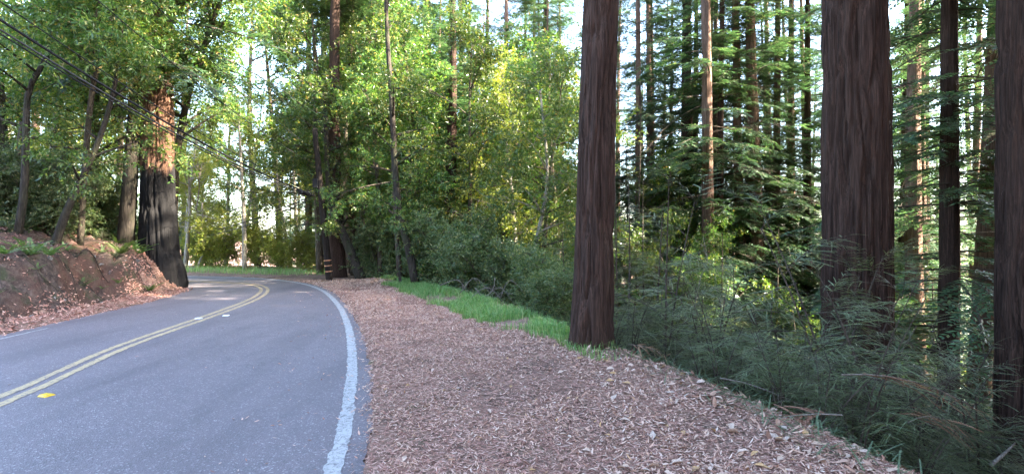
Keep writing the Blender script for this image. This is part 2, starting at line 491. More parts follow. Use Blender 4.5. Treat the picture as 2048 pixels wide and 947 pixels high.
wl = resample(crom(WHITE, 1600), .06)
n_st = 1500
def by_station(line, n=n_st):
    l = crom(line, 4000)
    return resample(l, 1e9) if False else l[np.linspace(0, len(l) - 1, n).astype(int)]
Lr = by_station(LEFT); Wr = by_station(WHITE)
Lr = offset(Lr, -.12 + .06 * (vnoise(Lr[:, 0] * 4, Lr[:, 1] * 4) - .5))
Wo = offset(Wr, .20 + pave_edge_noise(Wr[:, 0], Wr[:, 1]) * 1.2)
Vr, Fr = strip('road', Lr, Wo, 0.0, None, 12)
Vr[:, 2] = .012
road = link('road', mesh_np('road', Vr, Fr, M['asphalt'], True)); road['kind'] = 'structure'

def ragged_line(name, line, d0, d1, mat, z, label):
    l = resample(crom(line, 2500), .05)
    l = l[(l[:, 1] > -6) & (l[:, 0] > -26)]
    j = np.random.default_rng(len(l))
    e0 = offset(l, d0 + .012 * (vnoise(l[:, 0] * 18, l[:, 1] * 18) - .5) + .006 * j.standard_normal(len(l)))
    e1 = offset(l, d1 + .012 * (vnoise(l[:, 0] * 18 + 40, l[:, 1] * 18) - .5) + .006 * j.standard_normal(len(l)))
    v, f = strip(name, e0, e1, z, None, 2)
    o = link(name, mesh_np(name, v, f, mat))
    o['kind'] = 'structure'; o['label'] = label
    return o
ragged_line('edge_line', WHITE, -.058, .058, M['white_paint'], .0165, 'worn white line along the leaf-covered verge')
ragged_line('centre_line', CENTRE, -.135, -.042, M['yellow_paint'], .0165, 'yellow centre line on the side of the bank')
ragged_line('centre_line', CENTRE, .042, .135, M['yellow_paint'], .0165, 'yellow centre line on the side of the verge')
lw = offset(LEFT, .16)
lw = lw[(lw[:, 1] > 5) & (lw[:, 1] < 8.9) & (lw[:, 0] > -12)]
ragged_line('edge_line', lw, -.03, .02, M['white_paint'], .0160, 'thin broken white line at the foot of the bank')

def marker(x, y, rz, mat, label):
    t = link('road_marker', None, None, (x, y, .0125), (0, 0, rz))
    s = np.array([.05, .052, .017]); tp = .62
    v = np.array([(-1, -1, 0), (1, -1, 0), (1, 1, 0), (-1, 1, 0), (-tp, -.9, 1), (tp, -.9, 1), (tp, .9, 1), (-tp, .9, 1)], float) * s
    f = np.array([(3, 2, 1, 0), (4, 5, 6, 7), (0, 1, 5, 4), (1, 2, 6, 5), (2, 3, 7, 6), (3, 0, 4, 7)])
    body = link('body', mesh_np('marker_body', v, f, mat), t)
    v2 = v.copy(); lens = np.array([(-.98, -.75, .12), (-.98, .75, .12), (-.72, .7, .8), (-.72, -.7, .8)], float) * s + np.array([-.0035, 0, .002])
    lv = np.concatenate([lens, lens + np.array([.006, 0, 0])]); lf = np.array([(0, 1, 2, 3), (7, 6, 5, 4), (0, 4, 5, 1), (1, 5, 6, 2), (2, 6, 7, 3), (3, 7, 4, 0)])
    link('reflector', mesh_np('marker_reflector', lv, lf, M['marker_white'] if mat is M['marker_white'] else M['marker_yellow']), body)
    return tag(t, label, 'road marker', 'raised road markers along the centre line')
q = P(93, 793, 5.09); marker(q[0], q[1], R(75), M['marker_yellow'], 'yellow raised marker beside the double yellow line, nearest one')
q = P(397, 638, 9.9); marker(q[0], q[1], R(85), M['marker_white'], 'white raised marker just on the bank side of the yellow lines')
q = P(452, 634, 10.25); marker(q[0], q[1], R(95), M['marker_white'], 'pale raised marker on the verge side of the yellow lines')

# ------------------------------------------------------------------ plants: leaf and branch templates
UP = np.array([0, 0, 1.0])

def needles(base, d, n, L, W):
    d = unit(d); y = unit(np.cross(n, d))
    L = np.broadcast_to(L, (len(base),))[:, None]; W = np.broadcast_to(W, (len(base),))[:, None]
    V = np.stack([base - y * W * .5, base + y * W * .5, base + d * L], 1).reshape(-1, 3)
    return V, np.arange(len(base) * 3).reshape(-1, 3)

def leaflets(base, d, n, L, W, fold=.12, mid=.45):
    """kite-shaped leaves (two triangles, folded along the midrib)"""
    d = unit(d); y = unit(np.cross(n, d)); z = np.cross(d, y)
    L = np.broadcast_to(L, (len(base),))[:, None]; W = np.broadcast_to(W, (len(base),))[:, None]
    a = base; b = base + d * L * mid + y * W * .5 + z * W * fold
    c = base + d * L; e = base + d * L * mid - y * W * .5 + z * W * fold
    V = np.stack([a, b, c, e], 1).reshape(-1, 3)
    k = np.arange(len(base))[:, None] * 4
    F = np.concatenate([k + np.array([[0, 2, 1]]), k + np.array([[0, 3, 2]])])
    return V, F

def frond(rg, L, n, ll, lw, droop=.12, ang=(62, 40), stem=.004, fine=False):
    """flat needled spray along +x"""
    t = np.linspace(.06, 1, n); t2 = np.repeat(t, 2); s = np.tile([1, -1], n)
    a = np.radians(ang[0] + (ang[1] - ang[0]) * t2 + rg.normal(0, 6, 2 * n))
    d = np.stack([np.cos(a), s * np.sin(a), rg.normal(-.05, .14, 2 * n)], -1)
    base = np.stack([t2 * L, np.zeros(2 * n), -droop * L * t2 ** 2], -1)
    nn = np.stack([rg.normal(0, .25, 2 * n), rg.normal(0, .25, 2 * n), np.ones(2 * n)], -1)
    g = Geo()
    ln = ll * (1 - .6 * t2 ** 2) * rg.uniform(.75, 1.15, 2 * n)
    g.add(*(needles(base, d, nn, ln, lw) if fine else leaflets(base, d, nn, ln, lw, .05)))
    if stem:
        q = np.linspace(0, 1, 3); pth = np.stack([q * L, q * 0, -droop * L * q ** 2], -1)
        g.add(*tube(pth, stem * (1 - .6 * q), 3, False))
    return g.get()

def needle_branch(rg, fr, L=2.4, nf=22, droop=.3, flen=(.35, .75), t0=.18, rise=.06, r0=.022):
    """a conifer bough along +x: (foliage, wood)"""
    nf2 = nf
    t = np.sort(rg.uniform(t0, 1, nf2)); side = np.where(np.arange(nf2) % 2, 1, -1)
    ax = lambda t: np.stack([t * L, .05 * L * np.sin(3 * t + ph), L * (rise * t - droop * t ** 2)], -1)
    ph = rg.uniform(0, 6)
    base = ax(t); dz = rise - 2 * droop * t
    a = np.radians(rg.uniform(35, 70, nf2)) * (1 - .75 * (t > .93))
    d = np.stack([np.cos(a), side * np.sin(a), dz * .7 + rg.normal(-.12, .16, nf2)], -1)
    nn = np.stack([rg.normal(0, .25, nf2), rg.normal(0, .25, nf2), np.ones(nf2)], -1)
    s = (flen[1] + (flen[0] - flen[1]) * t) * rg.uniform(.7, 1.2, nf2)
    g = Geo()
    pick = rg.integers(0, len(fr), nf2)
    for k in range(len(fr)):
        m = pick == k
        if m.any(): g.add(*bake(fr[k], frames(d[m], nn[m], s[m]), base[m]))
    q = np.linspace(0, 1, 7)
    w = Geo(); w.add(*tube(ax(q), r0 * (1 - .8 * q), 4, False))
    for k in range(0, nf2, 2):                       # side twigs
        e = np.stack([base[k], base[k] + unit(d[k]) * s[k] * .6 + np.array([0, 0, -.03])])
        w.add(*tube(e, [r0 * .3, r0 * .12], 3, False))
    return g.get(), w.get()

def bare_branch(rg, L=2.2, r0=.016):
    q = np.linspace(0, 1, 6); ph = rg.uniform(0, 6)
    ax = lambda t: np.stack([t * L, .08 * L * np.sin(4 * t + ph), L * (.1 * t - .28 * t ** 2)], -1)
    w = Geo(); w.add(*tube(ax(q), r0 * (1 - .85 * q), 4, False))
    for k in range(11):
        t = rg.uniform(.2, .95); b = ax(np.array([t]))[0]
        d = np.array([rg.uniform(.4, 1), rg.choice([-1, 1]) * rg.uniform(.4, 1), rg.uniform(-.6, .3)]); l = L * rg.uniform(.12, .34)
        m = b + d * l * .5 + rg.normal(0, .03, 3)
        w.add(*tube(np.stack([b, m, b + d * l + np.array([0, 0, -.05 * l])]), [r0 * .4, r0 * .28, r0 * .12], 3, False))
    return w.get()

rg = np.random.default_rng(11)
FAR_FR = [frond(rg, 1.0, 9, .26, .075, .14, stem=0) for _ in range(3)]
MID_FR = [frond(rg, 1.0, 34, .12, .024, .16, stem=.006, fine=True) for _ in range(3)]
NEAR_FR = [frond(rg, 1.0, 62, .056, .0145, .2, stem=.007, fine=True) for _ in range(4)]
FAR_BR = [needle_branch(rg, FAR_FR, 2.4, 30, .28) for _ in range(6)]
MID_BR = [needle_branch(rg, MID_FR, 1.5, 18, .26, (.22, .5), .12, .12, .012) for _ in range(5)]
NEAR_BR = [needle_branch(rg, NEAR_FR, 1.0, 17, .3, (.18, .4), .1, .3, .006) for _ in range(6)]
BARE = [bare_branch(rg) for _ in range(4)]

def conifer(rg, H, z0, nb, Llow, Ltop, tmpl, tl, nbare=0, dens=1.0, pitch=(-.1, .5), az_gap=None):
    """foliage and wood of a conifer crown on a vertical axis from z0 to H"""
    g = Geo(); w = Geo()
    u = rg.random(nb) ** dens
    z = z0 + (H - z0) * u
    az = rg.uniform(0, 2 * np.pi, nb)
    L = (Llow + (Ltop - Llow) * u) * rg.uniform(.6, 1.15, nb)
    el = pitch[0] + (pitch[1] - pitch[0]) * u + rg.normal(0, .13, nb)
    d = np.stack([np.cos(az) * np.cos(el), np.sin(az) * np.cos(el), np.sin(el)], -1)
    pick = rg.integers(0, len(tmpl), nb)
    T = np.stack([0 * z, 0 * z, z], -1)
    for k in range(len(tmpl)):
        m = pick == k
        if not m.any(): continue
        Mx = frames(d[m], np.tile(UP, (m.sum(), 1)), L[m] / tl)
        g.add(*bake(tmpl[k][0], Mx, T[m])); w.add(*bake(tmpl[k][1], Mx, T[m]))
    if nbare:
        zb = rg.uniform(z0 * .35, z0 + (H - z0) * .4, nbare); ab = rg.uniform(0, 2 * np.pi, nbare)
        eb = rg.normal(-.15, .2, nbare)
        db = np.stack([np.cos(ab) * np.cos(eb), np.sin(ab) * np.cos(eb), np.sin(eb)], -1)
        pk = rg.integers(0, len(BARE), nbare)
        for k in range(len(BARE)):
            m = pk == k
            if m.any(): w.add(*bake(BARE[k], frames(db[m], np.tile(UP, (m.sum(), 1)), rg.uniform(.5, 1.3, m.sum())), np.stack([0 * zb[m], 0 * zb[m], zb[m]], -1)))
    return g.get(), w.get()

# redwood crowns (36 m trees), young redwoods, sprouts
REDW = []
for k in range(3):
    rg = np.random.default_rng(100 + k)
    fo, wo_ = conifer(rg, 36, [5, 3.5, 7, 3, 4.5][k], [160, 168, 150, 172, 150][k], 3.3, 1.0, FAR_BR, 2.4, 30, 1.25, (-.25, .35))
    REDW.append((mesh_np('redwood_crown', *fo, M['redwood_leaf']), mesh_np('redwood_branches', *wo_, M['twig'])))
YOUNG = []
for k in range(4):
    rg = np.random.default_rng(200 + k)
    H = [6.5, 5, 8, 4][k]
    fo, wo_ = conifer(rg, H, .5, [46, 40, 52, 36][k], 1.7, .4, MID_BR, 1.5, 6, .9, (-.15, .6))
    g = Geo(); g.add(*wo_)
    q = np.linspace(0, 1, 9)
    g.add(*tube(np.stack([.08 * np.sin(3 * q + k), .08 * np.cos(2 * q), q * H], -1), .05 * (1 - .9 * q) + .004, 7))
    YOUNG.append((mesh_np('young_crown', *fo, M['sprout_leaf']), mesh_np('young_stem', *g.get(), M['twig'])))

def sprout(seed, H, ns, spread, nb, L):
    rg = np.random.default_rng(seed); g = Geo(); w = Geo()
    for s in range(ns):
        a = rg.uniform(0, 6.28); lean = rg.uniform(.1, spread)
        h = H * rg.uniform(.6, 1.05); q = np.linspace(0, 1, 8)
        pth = np.stack([np.cos(a) * (lean * h * q ** 1.5 + .12 * s / ns), np.sin(a) * (lean * h * q ** 1.5 + .12 * s / ns), h * q * (1 - .18 * lean * q)], -1)
        w.add(*tube(pth, .011 * (1 - .8 * q) + .002, 5))
        t = rg.uniform(.12, 1, nb); base = np.stack([np.interp(t, q, pth[:, c]) for c in range(3)], -1)
        az = rg.uniform(0, 6.28, nb); el = rg.normal(.12, .25, nb) + .5 * (t > .93)
        d = np.stack([np.cos(az) * np.cos(el), np.sin(az) * np.cos(el), np.sin(el)], -1)
        sc = L * (1.1 - .6 * t) * rg.uniform(.7, 1.2, nb)
        pk = rg.integers(0, len(NEAR_BR), nb)
        for k in range(len(NEAR_BR)):
            m = pk == k
            if m.any():
                Mx = frames(d[m], np.tile(UP, (m.sum(), 1)), sc[m])
                g.add(*bake(NEAR_BR[k][0], Mx, base[m])); w.add(*bake(NEAR_BR[k][1], Mx, base[m]))
    return g.get(), w.get()
SPROUT = []
for k in range(4):
    fo, wo_ = sprout(300 + k, [1.8, 1.4, 2.2, 1.1, 1.6][k], [3, 4, 3, 4, 3][k], [.5, .8, .35, .9, .6][k], [14, 12, 15, 11, 11][k], [.85, .8, .95, .6, .8][k])
    SPROUT.append((mesh_np('sprout_sprays', *fo, M['sprout_leaf']), mesh_np('sprout_stems', *wo_, M['twig'])))

# broad-leaved trees
def leaf_cluster(rg, n, L, W, tl=.4):
    """a leafy twig along +x"""
    t = rg.uniform(.1, 1, n); a = rg.uniform(0, 6.28, n)
    base = np.stack([t * tl, rg.normal(0, .01, n), -.1 * tl * t * t], -1)
    d = np.stack([rg.uniform(.25, .9, n), np.cos(a), np.sin(a) - .35], -1)
    nn = np.stack([rg.normal(0, .5, n), rg.normal(0, .5, n), np.ones(n)], -1)
    return leaflets(base, d, nn, L * rg.uniform(.65, 1.2, n), W * rg.uniform(.75, 1.2, n), .18, .42)
rg = np.random.default_rng(21)
BAY_CL = [leaf_cluster(rg, 15, .115, .036) for _ in range(6)]
SHRUB_CL = [leaf_cluster(rg, 15, .075, .034, .3) for _ in range(6)]

def limbs_on(rg, path, rad, h0, nl, nsub, ncl, L0, L1, cl, cscale=1.0, el0=.25, bias=None, wobble=.12):
    """limbs, branches and leafy twigs on a trunk path -> foliage, wood"""
    g = Geo(); w = Geo()
    q = np.linspace(0, 1, len(path))
    w.add(*tube(path, rad, 9))
    cb = []; cd = []
    def put(b, d, n):
        for _ in range(n):
            cb.append(b + rg.normal(0, .14, 3) * cscale); v = d + rg.normal(0, .65, 3); v[2] -= .25; cd.append(v)
    for k in range(nl):
        t = h0 + (1 - h0) * (k + rg.uniform(0, 1)) / nl
        b = np.array([np.interp(t, q, path[:, c]) for c in range(3)]); r = np.interp(t, q, rad)
        a = rg.uniform(0, 6.28) if bias is None or rg.random() > bias[1] else bias[0] + rg.normal(0, .6)
        el = rg.normal(el0, .25) + .5 * t
        L = (L0 + (L1 - L0) * t) * rg.uniform(.6, 1.2)
        d = np.array([math.cos(a) * math.cos(el), math.sin(a) * math.cos(el), math.sin(el)])
        s = np.linspace(0, 1, 6)[:, None]
        side = unit(np.cross(d, UP)) * rg.normal(0, wobble) * L
        lp = b + d * L * s + side * s ** 2 + np.array([0, 0, -.12 * L]) * s ** 2
        w.add(*tube(lp, np.linspace(min(r * .6, .05), .008, 6), 5))
        for m in range(nsub):
            ts = rg.uniform(.25, 1); sb = np.array([np.interp(ts, s[:, 0], lp[:, c]) for c in range(3)])
            sd = unit(d + rg.normal(0, .75, 3)); sl = L * rg.uniform(.2, .5)
            se = sb + sd * sl + np.array([0, 0, -.1 * sl])
            w.add(*tube(np.stack([sb, (sb + se) / 2 + rg.normal(0, .04, 3), se]), [.01, .007, .003], 3, False))
            for c_ in range(ncl):
                put(sb + (se - sb) * rg.uniform(.3, 1.05), sd, 1)
    put(path[-1], np.array([0, 0, 1.0]), ncl * 2)
    cb = np.array(cb); cd = np.array(cd)
    pk = rg.integers(0, len(cl), len(cb))
    for k in range(len(cl)):
        m = pk == k
        if m.any(): g.add(*bake(cl[k], frames(cd[m], np.tile(UP, (m.sum(), 1)) + rg.normal(0, .3, (m.sum(), 3)), rg.uniform(.8, 1.25, m.sum()) * cscale), cb[m]))
    return g.get(), w.get()

def stem_path(rg, H, lean, az, bend, n=12):
    q = np.linspace(0, 1, n)[:, None]
    d = np.array([math.cos(az), math.sin(az), 0]); s = np.array([-math.sin(az), math.cos(az), 0])
    return q * np.array([0, 0, H]) + d * lean * H * q ** 1.3 + s * bend * H * np.sin(q * 4 + rg.uniform(0, 6)) * q

BAY = []
for k in range(7):
    rg = np.random.default_rng(400 + k)
    H = [9, 8, 10.5, 7, 9.5, 8.5, 11][k]
    path = stem_path(rg, H, [.12, .22, .05, .3, .15, .1, .08][k], 0.0, .03)
    rad = np.linspace([.11, .1, .13, .08, .12, .1, .12][k], .02, len(path))
    fo, wo_ = limbs_on(rg, path, rad, [.25, .22, .3, .2, .18, .15, .35][k], 19, 8, [9, 11, 8, 12, 8, 10, 9][k], 2.6, 1.4, BAY_CL, [1, .8, 1.12, .74, 1.15, .9, 1][k])
    BAY.append((mesh_np('bay_crown', *fo, M['bay_leaf']), mesh_np('bay_trunk', *wo_, M['bay_bark'], True), fo))
def remat(me, m):
    c = me.copy(); c.materials.clear(); c.materials.append(m); return c
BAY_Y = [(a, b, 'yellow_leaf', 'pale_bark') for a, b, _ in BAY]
SHRUB = []
for k in range(4):
    rg = np.random.default_rng(500 + k); g = Geo(); w = Geo()
    for s in range(5):
        a = s * 1.26 + rg.uniform(-.4, .4)
        path = stem_path(rg, rg.uniform(1.1, 1.9), rg.uniform(.25, .7), a, .05, 8)
        fo, wo_ = limbs_on(rg, path, np.linspace(.018, .005, 8), .15, 9, 5, 7, .8, .4, SHRUB_CL, .8)
        g.add(*fo); w.add(*wo_)
    SHRUB.append((mesh_np('shrub_foliage', *g.get(), M['shrub_leaf']), mesh_np('shrub_stems', *w.get(), M['twig'])))

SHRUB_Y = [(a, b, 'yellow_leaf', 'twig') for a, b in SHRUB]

# ------------------------------------------------------------------ tree trunks
def bark_trunk(seed, H, r_of_z, na, nl, amp, ncell, path=None, zcell=.9, z0=-.6, bulge=.04, buttress=0, zfine=None):
    """trunk with furrowed bark as real relief"""
    rg = np.random.default_rng(seed)
    z = z0 + (H - z0) * np.linspace(0, 1, nl) ** 1.0
    if zfine: z = np.concatenate([np.linspace(z0, zfine, nl - 40, endpoint=False), np.linspace(zfine, H, 40)])
    a = np.linspace(0, 2 * np.pi, na, endpoint=False)
    A_, Z_ = np.meshgrid(a, z, indexing='xy')
    off = seed * 3.7
    def per(fr, zs, k):                       # noise periodic in angle: blend of two sheets
        x = A_ / (2 * np.pi) * fr
        warp = 1.3 * (vnoise(Z_ * .6 + off, x * .35 + k) - .5)
        n1 = vnoise(x + warp + off, Z_ / zs + k * 11); n2 = vnoise(x - fr + warp + off, Z_ / zs + k * 11)
        b = sstep(.92, 1.0, A_ / (2 * np.pi))
        return n1 * (1 - b) + n2 * b
    n_a = per(ncell, zcell * 1.6, 1); n_b = per(ncell * 1.7, zcell, 3)
    r1 = .55 - 1.3 * np.exp(-((n_a - .5) / .09) ** 2) - .7 * np.exp(-((n_b - .5) / .07) ** 2)
    r2 = per(ncell * 2.3, zcell * .5, 5); r3 = per(5, 2.2, 9)
    r4 = per(ncell * 5, zcell * .28, 13)
    rad = r_of_z(Z_) * (1 + bulge * (r3 - .5) * 2)
    if buttress:
        rad = rad + buttress * np.exp(-np.maximum(Z_, 0) / .55) * (per(6, 3, 17) - .15)
    rad = rad + amp * 1.35 * (.62 * r1 + .3 * (r2 - .5) + .22 * (r4 - .5))
    c = path(Z_) if path else (0 * Z_, 0 * Z_)
    V = np.stack([rad * np.cos(A_) + c[0], rad * np.sin(A_) + c[1], Z_], -1).reshape(-1, 3)
    i_ = np.arange(nl - 1)[:, None] * na; j_ = np.arange(na)[None]
    F = np.stack([i_ + j_, i_ + (j_ + 1) % na, i_ + na + (j_ + 1) % na, i_ + na + j_], -1).reshape(-1, 4)
    return V, F

taper = lambda d, H, fl=.35, fh=.8: (lambda z: d / 2 * (np.clip(1 - z / (H * 1.06), .02, 1.2) ** .8 + fl * np.exp(-np.maximum(z, -.4) / fh)))
UNIT_TRUNK = []
for k in range(4):
    v, f = bark_trunk(40 + k, 36, taper(1.0, 36, .3, 1.0), 30, 120, .05, 12, (lambda k: (lambda z: (.25 * np.sin(z / 9 + k), .25 * np.sin(z / 7 + 2 * k))))(k), 1.6, -2.5)
    UNIT_TRUNK.append(mesh_np('redwood_trunk', v, f, M['far_bark'], True))

def gz(x, y): return float(height(np.array([x]), np.array([y]), 0.0)[0])

def tree_redwood(px, Y, dia, H, k, label, group=None, lean=(0, 0), rz=0.0, dark=False, crown=True, cz=1.0, cs=1.0, X=None, up=0.0):
    x = (px - 1024) / FPX * Y if X is None else X
    t = link('redwood_tree', None, None, (x, Y, gz(x, Y)), (R(lean[1]), R(lean[0]), rz))
    s = dia / .9
    tr = link('trunk', UNIT_TRUNK[k % 4], t, (0, 0, 0), (0, 0, 0), (s, s, H / 36))
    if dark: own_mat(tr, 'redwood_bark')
    if crown:
        c, b = REDW[k % 3]
        link('branches', b, t, (0, 0, up), (0, 0, k * 1.3), (cs, cs, (H - up) / 36 * cz))
        link('crown', c, t, (0, 0, up), (0, 0, k * 1.3), (cs, cs, (H - up) / 36 * cz))
    return tag(t, label, 'tree', group)

# the four big redwoods close to the road
def big_redwood(px, Y, dia, H, seed, label, lean, amp=.035, ncell=24, zfine=8, zb=None, crown_k=2, crown_up=5.0, buttress=.12, fl=.3, z0=-1.2, na=136, ns=190, mat='redwood_bark'):
    x = (px - 1024) / FPX * Y
    z = gz(x, Y) if zb is None else zb
    t = link('redwood_tree', None, None, (x, Y, z))
    lx, ly = lean
    v, f = bark_trunk(seed, H, taper(dia / 1.0, H, fl, .7), na, ns, amp, ncell, lambda zz: (lx * zz + .03 * np.sin(zz / 2.3 + seed), ly * zz), .8, z0, .03, buttress, zfine)
    link('trunk', mesh_np('big_trunk', v, f, M[mat], True), t)
    c, b = REDW[crown_k % 3]
    link('branches', b, t, (lx * 15, ly * 15, crown_up), (0, 0, seed), (1.25, 1.25, (H - crown_up) / 36))
    link('crown', c, t, (lx * 15, ly * 15, crown_up), (0, 0, seed), (1.25, 1.25, (H - crown_up) / 36))
    return tag(t, label, 'tree', 'large redwoods beside the road')

big_redwood(1184, 7.25, .50, 30, 3, 'big furrowed redwood trunk at the edge of the leafy verge, end of the grass', (.031, 0), .045, zb=-.12, crown_up=8, ncell=17, buttress=.1, fl=.2)
big_redwood(1720, 7.4, .88, 36, 5, 'widest near redwood trunk on the slope, grey sprays in front of its foot', (-.016, 0), .06, 26, 9, crown_up=9, crown_k=0)
big_redwood(2062, 6.6, .78, 34, 6, 'dark thick redwood trunk cut off by the picture edge', (.004, 0), .055, 24, 9, crown_up=9, crown_k=1)
big_redwood(316, 15.6, .9, 34, 8, 'massive black-based redwood standing on the bank nose by the bend', (.0, 0), .06, 22, 8, zb=.55, crown_up=1.6, crown_k=3, buttress=.15, fl=.25, z0=-1.2, mat='black_base_bark')

# redwoods down the slope: column in the photograph, distance, diameter
SL = [
 (1293, 26, .36, 32, 0, 'slim reddish redwood trunk just beside the big verge redwood', 0),
 (1367, 24, .56, 34, 1, 'forked-looking brown redwood, first of the trunks in the middle of the slope', 1),
 (1391, 27, .34, 34, 2, 'thin dark redwood close behind the brown one mid slope', 1),
 (1416, 19.5, .40, 33, 3, 'pinkish straight redwood trunk with a dark twin touching it', 0),
 (1438, 21, .27, 30, 0, 'narrow dark twin trunk touching the pinkish redwood', 1),
 (1517, 21, .47, 34, 1, 'orange sunlit redwood trunk between the twins and the widest trunk', 0),
 (1502, 25, .26, 31, 2, 'thin trunk half hidden behind the orange sunlit redwood', 0),
 (1577, 24, .38, 33, 3, 'grey-brown redwood speckled with sunlight, left of the widest trunk', 0),
 (1603, 22, .32, 32, 0, 'dark slender redwood close beside the widest trunk', 1),
 (1797, 20, .34, 32, 1, 'slim dark redwood just past the widest trunk', 1),
 (1831, 33, .30, 32, 2, 'thin distant trunk between the widest redwood and the dark pair', 0),
 (1893, 12.5, .36, 32, 3, 'black straight redwood trunk, first of the pair near the picture edge', 1),
 (1956, 13.6, .47, 33, 1, 'brown redwood trunk, second of the pair near the picture edge', 0),
 (1856, 17, .5, 30, 2, 'redwood low on the slope whose foot catches bright sun', 0),
 (905, 24, .40, 34, 3, 'tall grey redwood rising behind the leafy middle trees', 0),
 (872, 28, .34, 32, 0, 'sunlit narrow redwood just beside the tall grey one', 0),
 (962, 30, .26, 31, 1, 'thin redwood behind the leaves between the grey one and the pale poles', 0),
 (735, 25, .42, 34, 2, 'redwood whose upper trunk shows above the utility pole trees', 0),
 (1093, 24, .20, 28, 1, 'pale grey pole-like trunk beside the big verge redwood', 0),
 (1119, 27, .17, 27, 3, 'thinner brown pole-like trunk beside the big verge redwood', 1),
 (676, 19.7, .50, 31, 0, 'dark redwood trunk standing right behind the utility pole', 1),
 (706, 22, .30, 30, 2, 'thin upright dark trunk behind the leaning one by the pole', 1),
 (700, 30, .4, 33, 1, 'redwood deep behind the utility pole trees', 0),
 (893, 19, .45, 14, 2, 'dark broad trunk low among the middle undergrowth', 1),
]
for n_, (px, Y, d, H, k, lab, dk) in enumerate(SL):
    rg = np.random.default_rng(900 + n_)
    if px < 1130: H = min(H, 20)
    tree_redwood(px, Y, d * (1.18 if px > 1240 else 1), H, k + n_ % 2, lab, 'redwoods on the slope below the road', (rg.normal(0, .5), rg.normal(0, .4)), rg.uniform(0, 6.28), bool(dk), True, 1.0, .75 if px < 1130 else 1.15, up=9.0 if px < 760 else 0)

# redwoods far down the slope, alike and many
def far_label(px):
    for lim, txt in ((720, 'behind the leaning trunk by the utility pole'), (860, 'behind the slender curved trunk'), (1000, 'behind the brambles and grass'), (1200, 'behind the big verge redwood and its neighbours'),
                     (1340, 'between the big verge redwood and the brown slope trunk'), (1430, 'behind the brown and pinkish slope trunks'), (1520, 'between the pinkish and the orange sunlit trunks'), (1650, 'between the orange sunlit trunk and the widest trunk'),
                     (1800, 'behind the widest trunk'), (1900, 'between the widest trunk and the dark pair'), (3000, 'behind the dark pair and the edge trunk')):
        if px < lim: return 'slim far redwood, one of many ' + txt
rg = np.random.default_rng(77)
nfar = 0
for tries in range(400):
    if nfar >= 165: break
    Y = 25 + 75 * rg.random() ** 1.3; px = rg.uniform(560, 2150)
    x = (px - 1024) / FPX * Y
    if x < -10 and Y < 34 or px < 900 and Y < 34: continue
    if x > 29 and Y < 46: continue
    nfar += 1
    tree_redwood(px, Y, rg.uniform(.25, .5), rg.uniform(28, 38) if px > 1250 or Y > 31 else rg.uniform(18, 24), int(rg.integers(0, 20)), far_label(px),
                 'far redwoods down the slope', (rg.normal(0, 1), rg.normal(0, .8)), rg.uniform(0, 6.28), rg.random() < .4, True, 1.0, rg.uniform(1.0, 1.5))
for n_ in range(17):
    Y = rg.uniform(20, 33); px = 1240 + (1990 - 1240) * (n_ + rg.random()) / 17
    tree_redwood(px, Y, rg.uniform(.3, .5), rg.uniform(28, 35), int(rg.integers(0, 20)), far_label(px).replace('slim far', 'slim nearer'), 'slim redwoods between the big slope trunks', (rg.normal(0, 1.2), rg.normal(0, 1)), rg.uniform(0, 6.28), rg.random() < .35, True, 1.0, rg.uniform(.9, 1.3))
for px, Y in ((930, 33), (975, 36), (1015, 32), (1050, 37), (1085, 33), (1125, 36), (850, 35), (790, 38)):
    tree_redwood(px, Y, .4, 37, int(px), far_label(px).replace('slim far', 'tall'), 'tall redwoods behind the leafy trees', (rg.normal(0, .6), 0), rg.uniform(0, 6), False, True, 1.0, 1.4)
for n_ in range(16):
    Y = rg.uniform(34, 60); px = rg.uniform(-250, 640)
    tree_redwood(px, Y, rg.uniform(.3, .55), rg.uniform(24, 34), int(rg.integers(0, 20)), 'tall redwood of the dense wood beyond the bend, seen only through leaves',
                 'far redwoods beyond the bend', (rg.normal(0, 1), rg.normal(0, .8)), rg.uniform(0, 6.28))

# unseen redwoods added to shade the road; wood behind camera and up bank
rgb = np.random.default_rng(31)
for gx_ in np.arange(6.5, 27, 2.5):
    for gy_ in np.arange(-4.5, 12, 2.5):
        x = gx_ + rgb.uniform(-.9, .9); y = gy_ + rgb.uniform(-.9, .9)
        if x < 1.03 * y + 4.2 or y > 10.7 or float(sdist(np.array([x]), np.array([y]), CREST)[0]) < .8: continue
        H = (31.0 if y < 9.2 else 26.5) + rgb.uniform(-1.5, 2) - gz(x, y)
        tree_redwood(0, y, .019 * H, H, int(rgb.integers(0, 40)), 'unseen redwood added to shade the road, on the slope below the verge', 'unseen redwoods added for shade', (0, 0), rgb.uniform(0, 6), True, True, 1.0, 1.4, X=x, up=6.0)
for n_, (x, y) in enumerate([(-11, -6), (-8, -12), (-14, -1), (-3, -18), (5, -24)]):
    tree_redwood(0, y, .6, 25, n_, 'redwood of the wood behind the viewer', 'redwoods behind the viewer', (0, 0), n_ * 1.1, True, True, 1.0, 1.3, X=x)

# ------------------------------------------------------------------ broad-leaved trees
def plant(pair, name, x, y, rz, s, label, cat, group=None, parts=('trunk', 'crown'), lean=(0, 0), z=None, zs=None):
    t = link(name, None, None, (x, y, gz(x, y) - .03 if z is None else z), (R(lean[1]), R(lean[0]), rz))
    sc = (s, s, s if zs is None else zs)
    a_ = link(parts[0], pair[1], t, scale=sc)
    b_ = link(parts[1], pair[0], t, scale=sc)
    if len(pair) > 2: own_mat(b_, pair[2]); own_mat(a_, pair[3])
    return tag(t, label, cat, group)

def at(px, Y): return (px - 1024) / FPX * Y
